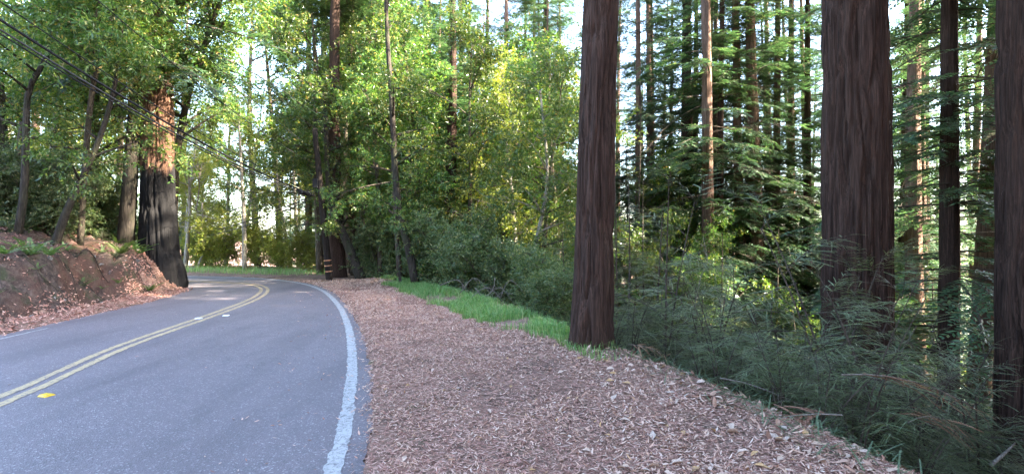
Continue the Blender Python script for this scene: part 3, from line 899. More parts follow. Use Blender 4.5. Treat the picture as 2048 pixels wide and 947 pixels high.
# px, Y, variant, scale, rotation (deg), yellow, label
BL = [
 (678, 20.6, 5, 1.2, 190, 0, 'leafy bay tree hiding the upper trunk behind the utility pole'),
 (640, 17.3 + 4, 2, 1.15, 170, 0, 'leafy bay tree overhanging the utility pole'),
 (705, 20.5, 1, 1.0, 20, 0, 'dark bay tree right behind the leaning trunk'),
 (760, 19, 5, 1.1, 110, 0, 'bushy bay tree between the pole and the curved trunk'),
 (850, 20, 6, 1.0, 200, 0, 'bay tree behind the curved slender trunk'),
 (930, 17.5, 0, .95, 300, 0, 'bay tree above the brambles and grass'),
 (985, 19.5, 4, 1.05, 40, 0, 'bright green bay tree above the end of the grass'),
 (1030, 16.5, 1, 1.0, 95, 1, 'yellow-lit bay tree in the middle of the picture'),
 (1075, 15, 5, .9, 10, 0, 'bay tree just short of the big verge redwood'),
 (1120, 18, 2, 1.0, 250, 0, 'bay tree hugging the big verge redwood'),
 (810, 25, 3, 1.3, 0, 0, 'taller bay tree deeper behind the curved trunk'),
 (1000, 25, 6, 1.2, 130, 0, 'deep bay tree behind the yellow-lit one'),
 (1340, 17, 3, .9, 45, 0, 'small leafy tree in front of the brown slope redwoods'),
 (1410, 15.5, 1, .75, 150, 0, 'low tanoak in front of the pinkish redwood'),
 (1585, 18, 5, .85, 240, 0, 'leafy tanoak just left of the widest trunk'),
 (1480, 23, 0, .9, 280, 0, 'tanoak between the pinkish and the orange redwoods'),
 (1860, 14, 3, .8, 30, 0, 'shaded tanoak between the widest trunk and the dark pair'),
 (680, 27, 2, 1.35, 15, 0, 'tall bay tree behind the trunks by the utility pole'),
 (745, 31, 4, 1.5, 75, 0, 'tall deep bay tree behind the bushy one past the pole'),
 (895, 29, 6, 1.4, 222, 0, 'tall bay tree around the grey redwood'),
 (955, 24, 3, 1.35, 180, 0, 'bay tree leaning behind the brambles'),
 (1060, 22, 2, 1.25, 333, 0, 'tall bay tree behind the orange-lit stem'),
 (1110, 31, 5, 1.5, 66, 0, 'deep bay tree behind the pale pole-like trunk'),
 (800, 17.6, 0, .9, 140, 0, 'bay tree whose leaves wrap the slender curved trunk'),
 (1270, 21, 4, 1.0, 12, 0, 'tanoak below the slim reddish redwood'),
 (1375, 20, 6, 1.0, 111, 0, 'tanoak wrapping the brown slope redwood'),
 (1540, 25, 2, 1.1, 205, 0, 'tanoak behind the orange sunlit redwood'),
 (1640, 21, 0, 1.0, 300, 0, 'tanoak peeping out on the near side of the widest trunk'),
 (1800, 17, 4, .95, 77, 0, 'tanoak just past the widest trunk'),
 (1930, 18, 5, 1.0, 160, 0, 'tanoak behind the gap of the dark pair'),
 (2010, 15, 1, 1.0, 260, 0, 'tanoak beside the edge trunk'),
 (515, 30, 6, 1.7, 140, 0, 'tall bay tree closing the sky gap left of the pole'),
 (560, 33, 2, 1.8, 230, 0, 'very tall bay tree behind the gap near the pole'),
 (830, 33, 2, 1.8, 40, 0, 'very tall bay tree behind the slender curved trunk'),
 (920, 35, 6, 1.9, 250, 0, 'very tall bay tree behind the grey redwood'),
 (1010, 32, 0, 1.9, 310, 0, 'very tall bay tree behind the yellow-lit one'),
 (1090, 36, 4, 2.0, 190, 0, 'very tall bay tree behind the pale pole-like trunk'),
 # left of the road, on the bank
 (20, 14, 0, 1.0, 20, 0, 'bay tree at the picture edge above the bank'),
 (180, 15.8, 4, 1.1, -30, 0, 'bay tree on the bank between the leaning stems and the dark trunk'),
 (95, 17, 6, 1.1, 80, 1, 'yellowish bay tree higher up behind the bank'),
 (230, 19, 2, 1.1, 10, 0, 'bay tree behind the dark slim bank trunk'),
 (-60, 15, 5, 1.15, 0, 1, 'yellowish bay tree partly out of the picture on the hillside'),
 (300, 22, 6, 1.2, 200, 1, 'yellow-lit bay tree behind the massive bank redwood'),
 (10, 24, 2, 1.3, 120, 1, 'yellow-lit bay tree far up the hillside'),
 (140, 27, 4, 1.3, 320, 1, 'bright yellow-green bay tree deep behind the bank'),
 # beyond the bend, in the sun
 (372, 27, 0, .85, 100, 1, 'pale-stemmed sunlit tree beside the massive bank redwood'),
 (425, 29, 3, 1.0, 200, 1, 'sunlit yellow-green tree straight beyond the bend'),
 (488, 26, 5, .95, 10, 1, 'pale straight sunlit tree in the gap beyond the bend'),
 (450, 36, 2, 1.3, 0, 1, 'tall yellow-green tree at the back of the gap'),
 (560, 38, 6, 1.3, 90, 1, 'tall yellow-green tree at the back, near the pole'),
 (390, 34, 5, 1.2, 45, 0, 'tall green tree at the back beside the bank redwood'),
]
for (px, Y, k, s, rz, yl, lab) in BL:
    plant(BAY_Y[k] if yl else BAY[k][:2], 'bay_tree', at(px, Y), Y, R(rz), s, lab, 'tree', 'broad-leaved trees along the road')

for n_, (x, y, k, sc_) in enumerate([(14.5, 6.0, 6, 1.9), (13, 3, 5, 2.1), (-10.5, -3, 0, 1.5)]):  # out-of-view bay trees, added to help keep the sun off
    plant(BAY[k][:2], 'bay_tree', x, y, n_ * 2.3, sc_, 'big unseen bay tree added out of the picture for shade', 'tree', 'unseen bay trees added for shade')

def stem_tree(name, pts, r0, r1, label, cat='tree', nl=10, foliage=True, mat='bay_bark', seed=0, h0=.45, cl=None, L=(1.6, 1.0), nsub=5, ncl=6, leafmat='bay_leaf', bias=None):
    """a tree whose stem follows given points"""
    rg = np.random.default_rng(seed + 600)
    pts = [np.array(q_, float) for q_ in pts]; pts[0][2] = min(pts[0][2], gz(pts[0][0], pts[0][1]) - .1)
    p = crom(np.array(pts), 16)
    o = p[0].copy()
    fo, wo_ = limbs_on(rg, p - o, np.linspace(r0, r1, 16), h0, nl, nsub, ncl, L[0], L[1], cl or BAY_CL, bias=bias)
    t = link(name, None, None, o)
    link('trunk', mesh_np('stem', *wo_, M[mat], True), t)
    if foliage: link('crown', mesh_np('stem_foliage', *fo, M[leafmat]), t)
    return tag(t, label, cat, 'broad-leaved trees along the road')

stem_tree('bay_tree', [P(832, 566, 15.5), P(818, 500, 15.5), P(798, 420, 15.6), P(790, 330, 15.7), P(783, 200, 15.8), P(774, 60, 16), P(770, -80, 16)], .13, .05, 'slender curved dark trunk leaning over the grass', mat='dark_bark', seed=1, h0=.45)
stem_tree('bay_tree', [P(801, 562, 15.9), P(797, 500, 15.9), P(792, 445, 16), P(800, 380, 16)], .05, .02, 'thin crooked sapling beside the slender curved trunk', mat='dark_bark', seed=2, h0=.5, nl=5)
stem_tree('bay_tree', [P(724, 562, 18.8), P(708, 520, 18.8), P(688, 470, 18.8), P(667, 425, 18.9), P(655, 340, 19), P(650, 200, 19)], .2, .07, 'dark trunk leaning over towards the utility pole', mat='dark_bark', seed=3, h0=.4)
stem_tree('bay_tree', [P(1052, 610, 14), P(1062, 540, 14), P(1075, 470, 14.1), P(1090, 400, 14.2), P(1094, 320, 14.3), P(1080, 180, 14.4)], .075, .03, 'orange-lit curved stem near the big verge redwood', seed=4, h0=.4, mat='pale_bark')
stem_tree('bay_tree', [P(108, 475, 12.7), P(132, 425, 12.7), P(160, 365, 12.8), P(200, 275, 12.9), P(232, 160, 13), P(246, 40, 13.2)], .1, .03, 'thin dark stem leaning away from the road on the bank', mat='dark_bark', seed=5, h0=.4)
stem_tree('bay_tree', [P(34, 470, 12.4), P(48, 380, 12.4), P(52, 260, 12.4), P(58, 180, 12.5), P(95, 110, 12.6), P(108, 50, 12.7), P(130, -60, 12.8)], .09, .03, 'crooked kinked dark stem at the picture edge on the bank', mat='dark_bark', seed=6, h0=.45)
stem_tree('bay_tree', [P(250, 500, 15.2), P(256, 420, 15.2), P(264, 300, 15.2), P(274, 160, 15.3), P(280, 0, 15.4), P(284, -200, 15.5)], .23, .12, 'dark slim trunk beside the massive bank redwood', seed=7, h0=.45, mat='dark_bark')
stem_tree('bay_tree', [P(18, 460, 14.5), P(14, 400, 14.5), P(6, 300, 14.5), P(-5, 120, 14.5)], .2, .1, 'broad dark trunk at the very edge of the picture', mat='dark_bark', seed=8, h0=.5)
# boughs hanging over the road from the bank trees
stem_tree('bay_tree', [P(345, 500, 17.6) * [1, 1, 0] + [0, 0, .3], P(352, 330, 17.4), P(380, 180, 16.8), P(420, 60, 16), P(455, -40, 15.5)], .13, .05, 'leafy bay tree arching over the road from behind the bank redwood', seed=9, h0=.3, nl=22, L=(2.6, 2.0), nsub=8, ncl=9)
stem_tree('bay_tree', [P(318, 500, 17.2) * [1, 1, 0] + [0, 0, .5], P(318, 330, 17), P(325, 180, 16.6), P(340, 60, 16), P(370, -60, 15)], .09, .04, 'leafy bay tree before the upper trunk of the massive bank redwood', seed=10, h0=.45, nl=26, bias=(-1.3, .55), L=(2.8, 2.4), nsub=8, ncl=9)
stem_tree('bay_tree', [P(160, 470, 13.6), P(170, 330, 13.4), P(185, 180, 13), P(215, 60, 12.6), P(240, -60, 12.2)], .08, .04, 'leafy bay tree over the leaning stem on the bank', seed=11, h0=.5, nl=18, L=(2.0, 1.6), nsub=8, ncl=10)

# pale sunlit stems in the gap beyond the bend
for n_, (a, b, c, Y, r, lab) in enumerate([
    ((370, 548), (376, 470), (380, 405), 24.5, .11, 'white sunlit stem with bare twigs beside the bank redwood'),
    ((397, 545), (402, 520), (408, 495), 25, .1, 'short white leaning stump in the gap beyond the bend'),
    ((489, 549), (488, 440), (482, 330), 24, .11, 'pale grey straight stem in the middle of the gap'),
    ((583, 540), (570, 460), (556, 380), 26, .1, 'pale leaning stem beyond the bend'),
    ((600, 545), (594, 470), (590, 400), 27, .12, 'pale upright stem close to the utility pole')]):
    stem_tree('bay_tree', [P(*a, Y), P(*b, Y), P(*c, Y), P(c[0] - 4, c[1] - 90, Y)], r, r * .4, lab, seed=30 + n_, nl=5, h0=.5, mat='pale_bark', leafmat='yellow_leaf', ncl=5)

# ------------------------------------------------------------------ young redwoods and undergrowth
YG = [(1255, 10.5, 0, .62, 'young redwood just behind the big verge redwood'), (1320, 12, 1, .9, 'young redwood below the brown slope trunks'),
      (1392, 13, 3, .9, 'young redwood in front of the pinkish trunk'), (1470, 12, 1, .85, 'young redwood between the pinkish and orange trunks'),
      (1545, 13.5, 0, .8, 'young redwood in front of the orange sunlit trunk'), (1612, 11, 3, .9, 'young redwood just before the widest trunk'),
      (1835, 11, 1, .8, 'young redwood past the widest trunk'), (1925, 10.5, 3, .9, 'young redwood between the dark pair of trunks'),
      (1125, 11, 3, .55, 'low young redwood on the grass side of the verge redwood'), (1290, 16, 2, .9, 'taller young redwood further down past the verge redwood'),
      (1440, 17, 2, .95, 'taller young redwood behind the pinkish trunk'), (1655, 15, 2, .8, 'young redwood peeping out beside the widest trunk'),
      (1990, 13, 0, .9, 'young redwood in the gap next to the edge trunk'), (1780, 13, 0, .8, 'young redwood touching the widest trunk'),
      (1230, 14, 2, .75, 'young redwood half hidden by the verge redwood'), (1700, 18, 0, 1.0, 'young redwood hidden behind the widest trunk')]
YG += [(1275, 19, 2, 1.5, 'half-grown redwood below the slim reddish trunk'), (1345, 22, 2, 1.6, 'half-grown redwood beside the brown slope trunk'), (1455, 22, 0, 1.8, 'half-grown redwood right of the dark twin trunk'),
       (1550, 19, 2, 1.3, 'half-grown redwood right of the orange sunlit trunk'), (1630, 25, 2, 1.8, 'half-grown redwood far behind the widest trunk'), (1480, 28, 2, 2.0, 'half-grown redwood between the pinkish and orange trunks, further down'),
       (1820, 22, 2, 1.6, 'half-grown redwood past the widest trunk, further down'), (1870, 15.5, 2, 1.2, 'half-grown redwood left of the black straight trunk'), (1930, 21, 2, 1.6, 'half-grown redwood framed by the dark pair'),
       (1990, 17, 0, 1.5, 'half-grown redwood left of the edge trunk'), (1310, 30, 2, 2.2, 'half-grown redwood deep between the verge and slope trunks'), (1400, 32, 2, 2.2, 'half-grown redwood deep behind the pinkish trunk'),
       (1540, 33, 0, 2.6, 'half-grown redwood deep behind the orange trunk'), (1850, 31, 0, 2.6, 'half-grown redwood deep past the widest trunk'), (1250, 26, 0, 2.2, 'half-grown redwood deep beside the big verge redwood'), (1960, 29, 2, 2.2, 'half-grown redwood deep behind the dark pair')]
for n_, (px, Y, k, s, lab) in enumerate(YG):
    plant(YOUNG[k], 'young_redwood', at(px, Y), Y, n_ * 2.1, s, lab, 'young tree', 'young redwoods under the big ones', ('stem', 'crown'))

rg = np.random.default_rng(5)
SP = []
ROWS = ['front', 'second', 'third', 'fourth', 'fifth', 'sixth', 'rearmost']
ORD = ['first', 'second', 'third', 'fourth', 'fifth', 'sixth', 'seventh', 'eighth', 'ninth', 'tenth', 'eleventh', 'twelfth', 'thirteenth', 'fourteenth']
for r_, (Y, n0, lo, hi) in enumerate(((5.0, 6, 1500, 2080), (5.6, 8, 1400, 2080), (6.4, 10, 1270, 2080), (7.4, 13, 1250, 2080), (8.8, 14, 1240, 2080), (10.2, 12, 1240, 2080), (11.6, 12, 1240, 2080))):
    for k in range(n0):
        SP.append((lo + (hi - lo) * (k + rg.uniform(.2, .8)) / n0, Y + rg.uniform(-.3, .3), r_))
seen_row = {}
for n_, (px, Y, r_) in enumerate(SP):
    x = at(px, Y)
    dr = float(sdist(np.array([x]), np.array([Y]), CREST)[0])
    if dr < .45: continue
    seen_row[r_] = seen_row.get(r_, 0) + 1
    s = min(1.45, .45 + .27 * dr) * rg.uniform(.8, 1.25)
    plant(SPROUT[n_ % 4], 'redwood_sprout', x, Y, rg.uniform(0, 6.28), s, f'{ORD[seen_row[r_] - 1]} needled sprout counted from the verge redwood, {ROWS[r_]} row down the slope', 'sprout', 'needled sprouts covering the slope', ('stem', 'sprays'))
for n_, (px, Y, k, s, lab) in enumerate([(1228, 7.6, 1, .55, 'needled sprout at the foot of the big verge redwood'), (1650, 6.6, 0, 1.15, 'tall grey needled sprout in front of the widest trunk'), (1745, 6.5, 2, .95, 'bluish needled sprout against the foot of the widest trunk'), (1690, 6.1, 2, 1.45, 'tallest needled sprout reaching up before the widest trunk'), (1600, 6.9, 0, 1.5, 'tall needled sprout on the verge side of the widest trunk'), (1330, 8.6, 2, 1.5, 'tall needled sprout beyond the big verge redwood'), (1420, 8.2, 0, 1.6, 'tall needled sprout before the brown slope trunks')]):
    plant(SPROUT[k], 'redwood_sprout', at(px, Y), Y, n_ + 1.0, s, lab, 'sprout', 'needled sprouts covering the slope', ('stem', 'sprays'))

SH = [(45, 13.2, 0, 1.05, 'dark dense shrub on the bank at the picture edge'), (100, 13.4, 1, .85, 'dark shrub on the bank round the leaning stem'), (190, 15.4, 2, .8, 'shrub between the leaning stem and the dark slim trunk'),
      (-30, 13, 3, .9, 'shrub on the bank partly out of the picture'), (275, 16.2, 3, .5, 'small shrub at the foot of the massive bank redwood'), (150, 15, 0, 1.2, 'shrub higher up behind the bank'), (60, 15, 2, 1.3, 'shrub up the hillside behind the dark dense one'),
      (240, 17, 1, 1.3, 'shrub up behind the dark slim trunk'),
      (930, 14.5, 0, 1.1, 'dark shrub behind the grass and brambles'), (1000, 13.5, 1, 1.0, 'dark shrub behind the middle of the brambles'), (870, 16, 2, 1.1, 'dark shrub past the slender curved trunk'), (1080, 12, 3, .9, 'leafy shrub before the big verge redwood'),
      (1115, 9.6, 2, .55, 'small leafy shrub touching the big verge redwood'), (760, 19.5, 1, 1.1, 'shrub behind the start of the grass'), (820, 19, 3, 1.2, 'shrub behind the thin crooked sapling'), (960, 18, 3, 1.4, 'large dark shrub deeper behind the brambles'), (1040, 17, 2, 1.4, 'large shrub under the yellow-lit bay tree'),
      (1330, 10, 0, .8, 'dark leafy shrub below the verge edge'), (1450, 9.5, 3, .9, 'leafy shrub below the verge in the middle of the slope'), (1560, 9, 1, .9, 'glossy shrub before the orange trunk'), (1890, 8.5, 0, .9, 'dark shrub low near the picture edge'), (1990, 8, 2, .9, 'dark shrub in the lower corner of the slope'),
      (440, 25, 0, 1.1, 'sunlit shrub on the far roadside'), (520, 25, 2, 1.1, 'sunlit shrub between the pale stems'), (560, 24.5, 1, .9, 'shrub on the far roadside near the pole'), (620, 23, 3, .9, 'shrub right beside the utility pole'), (405, 26, 3, 1.0, 'shrub by the short white stump')]
for n_, (px, Y, k, s, lab) in enumerate(SH):
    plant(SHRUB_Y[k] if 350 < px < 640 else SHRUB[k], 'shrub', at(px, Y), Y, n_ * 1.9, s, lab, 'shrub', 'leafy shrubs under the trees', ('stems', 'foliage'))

# ------------------------------------------------------------------ ferns
def make_fern(seed, n=11, L=.75):
    rg = np.random.default_rng(seed); g = Geo()
    fr = [frond(rg, 1.0, 26, .16, .034, .3, (80, 55), .006) for _ in range(2)]
    a = np.arange(n) * 2.4 + rg.uniform(-.3, .3, n); el = rg.uniform(.35, .95, n)
    d = np.stack([np.cos(a) * np.cos(el), np.sin(a) * np.cos(el), np.sin(el)], -1)
    k = n // 2
    g.add(*bake(fr[0], frames(d[:k], np.tile(UP, (k, 1)), L * rg.uniform(.7, 1.1, k)), np.zeros((k, 3))))
    g.add(*bake(fr[1], frames(d[k:], np.tile(UP, (n - k, 1)), L * rg.uniform(.7, 1.1, n - k)), np.zeros((n - k, 3))))
    return mesh_np('fern_fronds', *g.get(), M['fern_leaf'])
FERN = [make_fern(1), make_fern(2, 8, .6)]
for n_, (px, Y, s, k, lab) in enumerate([(243, 13.9, .9, 0, 'light green fern on top of the bank'), (278, 14.6, .8, 1, 'bright fern beside the massive bank redwood'), (165, 12.4, .6, 1, 'small fern half way up the bank'), (62, 10.9, .8, 0, 'fern hanging on the near part of the bank'),
                                         (10, 10.4, .8, 1, 'dark fern on the bank at the picture edge'), (100, 11.4, .6, 0, 'drooping fern on the bank below the shrubs'), (300, 14.0, .5, 0, 'tiny fern on the bank nose')]):
    x = at(px, Y)
    t = link('fern', None, None, (x, Y, gz(x, Y) + .02), (0, 0, n_ * 1.3))
    link('fronds', FERN[k], t, scale=(s, s, s))
    tag(t, lab, 'fern', 'ferns on the bank')

# ------------------------------------------------------------------ utility pole and cables
pb = P(659, 566, 18.3); pb[2] = gz(pb[0], pb[1])
pt = P(632, 285, 18.2)
top = pb + (pt - pb) * 1.1
pole = link('utility_pole', None, None, pb)
ax = top - pb
g = Geo(); q = np.linspace(-.06, 1, 14)
g.add(*tube(np.outer(q, ax), (.125 - .035 * q), 14))
shaft = link('shaft', mesh_np('pole_shaft', *g.get(), M['pole'], True), pole)
for t in (.057, .095, .13):
    g = Geo(); g.add(*tube(np.stack([ax * t, ax * (t + .006)]), .13, 14)); link('reflective_band', mesh_np('band', *g.get(), M['band']), shaft)
def box(cx, sx, axes=None):
    v = np.array([(-1, -1, -1), (1, -1, -1), (1, 1, -1), (-1, 1, -1), (-1, -1, 1), (1, -1, 1), (1, 1, 1), (-1, 1, 1)], float) * np.asarray(sx) / 2
    if axes is not None: v = v @ np.asarray(axes).T
    f = np.array([(3, 2, 1, 0), (4, 5, 6, 7), (0, 1, 5, 4), (1, 2, 6, 5), (2, 3, 7, 6), (3, 0, 4, 7)])
    return v + np.asarray(cx), f
g = Geo(); g.add(*box(ax * .64 + np.array([-.12, -.1, 0]), (.16, .12, .3)))
link('junction_box', mesh_np('junction_box', *g.get(), M['cable']), pole)
tag(pole, 'leaning dark wooden utility pole with reflective bands beside the bend', 'utility pole')

def cable(a, b, sag, r, label, mat='cable', n=40):
    a = np.asarray(a, float); b = np.asarray(b, float); t = np.linspace(0, 1, n)
    p = a + np.outer(t, b - a); p[:, 2] -= 4 * sag * t * (1 - t)
    g = Geo(); g.add(*tube(p - a, r, 7))
    o = link('overhead_cable', mesh_np('overhead_cable', *g.get(), M[mat], True), None, a)
    return tag(o, label, 'cable', 'overhead cables'), p

near = np.array([-8.0, 4.0, 6.0]); hub = P(628, 389, 18.1)
_, main = cable(near, hub, .47, .021, 'thickest black cable of the bundle crossing the upper corner')
cable(near + [0, 0, -.16], hub + [0, 0, -.03], .5, .016, 'grey cable just under the thickest one in the bundle', 'cable_grey')
cable(near + [.05, 0, -.24], hub + [0, 0, -.07], .52, .012, 'lowest black cable of the bundle')
cable(near + [0, 0, .3], hub + [0, 0, .05], .42, .010, 'thin cable just above the thickest one in the bundle')
cable(np.array([-7.2, 4.0, 7.1]), P(632, 330, 18.1), .5, .009, 'thin lone wire above the cable bundle')
cable(np.array([-6.4, 4.0, 7.4]), P(630, 300, 18.1), .45, .008, 'uppermost thin wire crossing the leaves')
# splice case hanging on the bundle near the pole
i0 = 37
d_ = unit(main[38] - main[36])
cs_ = link('splice_case', None, None, main[i0] + [0, 0, -.05])
g = Geo(); qq = np.linspace(-1, 1, 9); g.add(*tube(np.outer(qq * .33, d_), .075 * np.sqrt(np.clip(1 - qq ** 6, .05, 1)), 10))
link('body', mesh_np('splice_body', *g.get(), M['cable'], True), cs_)
for s_ in (-.26, .26):
    g = Geo(); g.add(*tube(np.stack([d_ * s_, d_ * (s_ + .03)]), .085, 10)); link('clamp', mesh_np('splice_clamp', *g.get(), M['cable_grey']), cs_)
tag(cs_, 'black splice case hanging on the cables by the pole', 'splice case')
far = P(300, 466, 30)
cable(hub, far, .55, .016, 'black cable dropping from the pole towards the far bend')
cable(hub + [0, 0, -.1], far + [0, 0, -.18], .6, .012, 'second cable under the one dropping to the far bend', 'cable_grey')
cable(hub + [0, 0, .12], far + [0, 0, .55], .55, .009, 'upper pale wire running from the pole to the far bend', 'cable_grey')
cable(hub + [0, 0, .2], far + [0, 0, .75], .5, .009, 'topmost pale wire running from the pole to the far bend', 'cable_grey')

# ------------------------------------------------------------------ leaf litter, grass, needles
rg = np.random.default_rng(42)
def litter_leaves(x, y, L, W, tilt=.35, lift=.012, asphalt=None):
    n = len(x)
    z = hz(x, y)
    z = np.where((look(DWH, x, y) < .2) & (look(DLF, x, y) > 0), .014, z)
    a = rg.uniform(0, 6.28, n)
    e = .08
    nx = -(hz(x + e, y) - hz(x - e, y)) / (2 * e); ny_ = -(hz(x, y + e) - hz(x, y - e)) / (2 * e)
    nn = unit(np.stack([nx, ny_, np.ones(n)], -1))
    nn = unit(nn + rg.normal(0, tilt, (n, 3)) * [1, 1, .2])
    d = np.stack([np.cos(a), np.sin(a), np.zeros(n)], -1)
    d = unit(d - nn * (d * nn).sum(-1, keepdims=True))
    b = np.stack([x, y, z + lift * (.3 + rg.random(n))], -1) - d * (L * .5)[:, None] + np.array([0, 0, 1]) * (np.abs(d[:, 2]) * L * .3)[:, None]
    # six-cornered curled leaf
    s = np.cross(nn, d); L_ = L[:, None]; W_ = W[:, None]; cu = rg.normal(.15, .22, (n, 1)) * L_
    pts = [b, b + d * L_ * .3 + s * W_ * .42 + nn * W_ * .12, b + d * L_ * .68 + s * W_ * .4 + nn * (W_ * .12 + cu * .4), b + d * L_ + nn * cu,
           b + d * L_ * .68 - s * W_ * .4 + nn * (W_ * .12 + cu * .4), b + d * L_ * .3 - s * W_ * .42 + nn * W_ * .12]
    V_ = np.stack(pts, 1).reshape(-1, 3)
    k = np.arange(n)[:, None] * 6
    F_ = np.concatenate([k + np.array([[0, 2, 1]]), k + np.array([[0, 3, 2]]), k + np.array([[0, 4, 3]]), k + np.array([[0, 5, 4]])])
    return V_, F_

def scatter_verge(n, ymin, ymax, pw):
    """random points on the leaf-covered verge, denser near the viewer"""
    y = ymin + (ymax - ymin) * rg.random(n) ** pw
    o = np.argsort(WHITE[:, 1][:200]); 
    m = (WHITE[:, 0] > -9) & (WHITE[:, 1] > -1)
    xw = np.interp(y, WHITE[m][:, 1], WHITE[m][:, 0]); xl = np.interp(y, LITTER[:, 1], LITTER[:, 0])
    u = rg.random(n)
    x = xw + .1 + (xl + .35 - xw - .1) * u
    keep = (look(DWH, x, y) > .09 + .14 * vnoise(x * 3, y * 3) - .12 * (rg.random(n) < .06))
    return x[keep], y[keep]

x1, y1 = scatter_verge(74000, 2.6, 18.4, 2.1)
clump = (fbm(x1 * 1.7, y1 * 1.7) + .25 * rg.random(len(x1)) > .43) & ((fbm(x1 * .9 + 4, y1 * .55 + 8, 3) < .6) | (rg.random(len(x1)) < .3))
x1, y1 = x1[clump], y1[clump]
right = sstep(-1.2, 1.6, x1)
L = rg.uniform(.014, .042, len(x1)) * (1 + .5 * right * rg.random(len(x1)) ** 2) * (1 + .1 * np.clip(y1 - 4, 0, 12)); W = L * (rg.uniform(.14, .3, len(x1)) + .2 * right * rg.random(len(x1)))
g = Geo(); g.add(*litter_leaves(x1, y1, L, W, .24, .014))
leafl = link('leaf_litter', mesh_np('leaf_litter', *g.get(), M['litter'])); leafl['kind'] = 'stuff'; leafl['label'] = 'tan and brown fallen leaves covering the verge'
# fine red needles between the leaves
x3, y3 = scatter_verge(85000, 2.6, 16, 1.7)
L = rg.uniform(.025, .075, len(x3)) * (1 + .05 * np.clip(y3 - 4, 0, 12))
a = rg.uniform(0, 6.28, len(x3)); n3 = unit(np.stack([rg.normal(0, .2, len(x3)), rg.normal(0, .2, len(x3)), np.ones(len(x3))], -1))
nl_ = link('needle_litter', mesh_np('needle_litter', *leaflets(np.stack([x3, y3, hz(x3, y3) + .006 + .018 * rg.random(len(x3))], -1), np.stack([np.cos(a), np.sin(a), rg.normal(0, .12, len(x3))], -1), n3, L, .006 * rg.uniform(.7, 1.7, len(x3)), .1, .5), M['litter_red'])); nl_['kind'] = 'stuff'; nl_['label'] = 'fine red-brown needles strewn between the fallen leaves'
# litter at the foot of the bank and on it
t = rg.uniform(0, 1, 20000)
mL = (LEFT[:, 1] > 3) & (LEFT[:, 0] > -13)
sL = LEFT[mL]; ii = (t * (len(sL) - 1)).astype(int); ff = (t * (len(sL) - 1) - ii)[:, None]
pc = sL[ii] * (1 - ff) + sL[np.minimum(ii + 1, len(sL) - 1)] * ff
tn = unit(sL[np.minimum(ii + 1, len(sL) - 1)] - sL[np.minimum(ii, len(sL) - 2)])
dd = np.where(rg.random(20000) < .55, rg.uniform(-.05, 1.25, 20000), rg.uniform(.9, 5, 20000))
dd = dd + .1 * vnoise(pc[:, 1] * 3, pc[:, 0])
xb = pc[:, 0] - tn[:, 1] * dd; yb = pc[:, 1] + tn[:, 0] * dd
keep = (fbm(xb * 1.6, yb * 1.6) + .3 * rg.random(len(xb)) > np.where(dd < 1.1, .3, .62))
xb, yb = xb[keep], yb[keep]
L = rg.uniform(.035, .085, len(xb))
bl = link('leaf_litter', mesh_np('bank_litter', *litter_leaves(xb, yb, L, L * rg.uniform(.2, .5, len(xb)), .35, .02), M['litter_red'])); bl['kind'] = 'stuff'; bl['label'] = 'red-brown litter at the foot of the bank'
# scattered leaves on the slope below the verge
xs = rg.uniform(-1, 9, 9000); ys = rg.uniform(2.5, 14, 9000)
ds = look(DCR, xs, ys); k = (ds > -.3) & (ds < 4); xs, ys = xs[k], ys[k]
L = rg.uniform(.04, .1, len(xs))
sl_ = link('leaf_litter', mesh_np('slope_litter', *litter_leaves(xs, ys, L, L * rg.uniform(.25, .5, len(xs)), .35, .02), M['litter_red'])); sl_['kind'] = 'stuff'; sl_['label'] = 'brown litter on the slope under the sprouts'

# single large leaves one can pick out on the verge
LV = []
for k in range(6):
    r6 = np.random.default_rng(700 + k)
    nn_ = 9; t = np.linspace(0, 1, nn_); w = np.sin(np.pi * t ** .8) * r6.uniform(.32, .5) * (1 + .18 * np.sin(t * 9 + k)); w[0] = .02; w[-1] = .01
    z = r6.normal(.1, .12) * np.sin(np.pi * t) + r6.normal(0, .12) * t ** 2
    c_ = r6.uniform(.1, .45)
    v = np.concatenate([np.stack([t - .5, w / 2, z + c_ * w], -1), np.stack([t - .5, 0 * t, z], -1), np.stack([t - .5, -w / 2, z + c_ * w * r6.uniform(.3, 1.4)], -1)])
    f = []
    for a_ in range(nn_ - 1):
        f += [(a_, nn_ + a_, nn_ + a_ + 1, a_ + 1), (nn_ + a_, 2 * nn_ + a_, 2 * nn_ + a_ + 1, nn_ + a_ + 1)]
    LV.append((v, np.array(f)))
leafcols = [(.45, .30, .22), (.5, .36, .28), (.33, .19, .13), (.5, .36, .28), (.42, .25, .12), (.4, .3, .24)]
LVM = [mesh_np('fallen_leaf', v, f, plain('fallen_leaf_%d' % k, leafcols[k], .7, 14, .35, .3), True) for k, (v, f) in enumerate(LV)]
x4, y4 = scatter_verge(900, 2.7, 6.6, 1.2)
k = rg.random(len(x4)) < .25 + .75 * sstep(-1, 1.5, x4); x4, y4 = x4[k][:190], y4[k][:190]
z4 = hz(x4, y4)
for k in range(len(x4)):
    s = rg.uniform(.045, .09) * (1.25 if x4[k] > .8 else 1)
    link('fallen_leaf', LVM[k % 6], ground, (x4[k], y4[k], z4[k] + .025), (rg.normal(0, .3), rg.normal(0, .3), rg.uniform(0, 6.28)), (s, s, s))

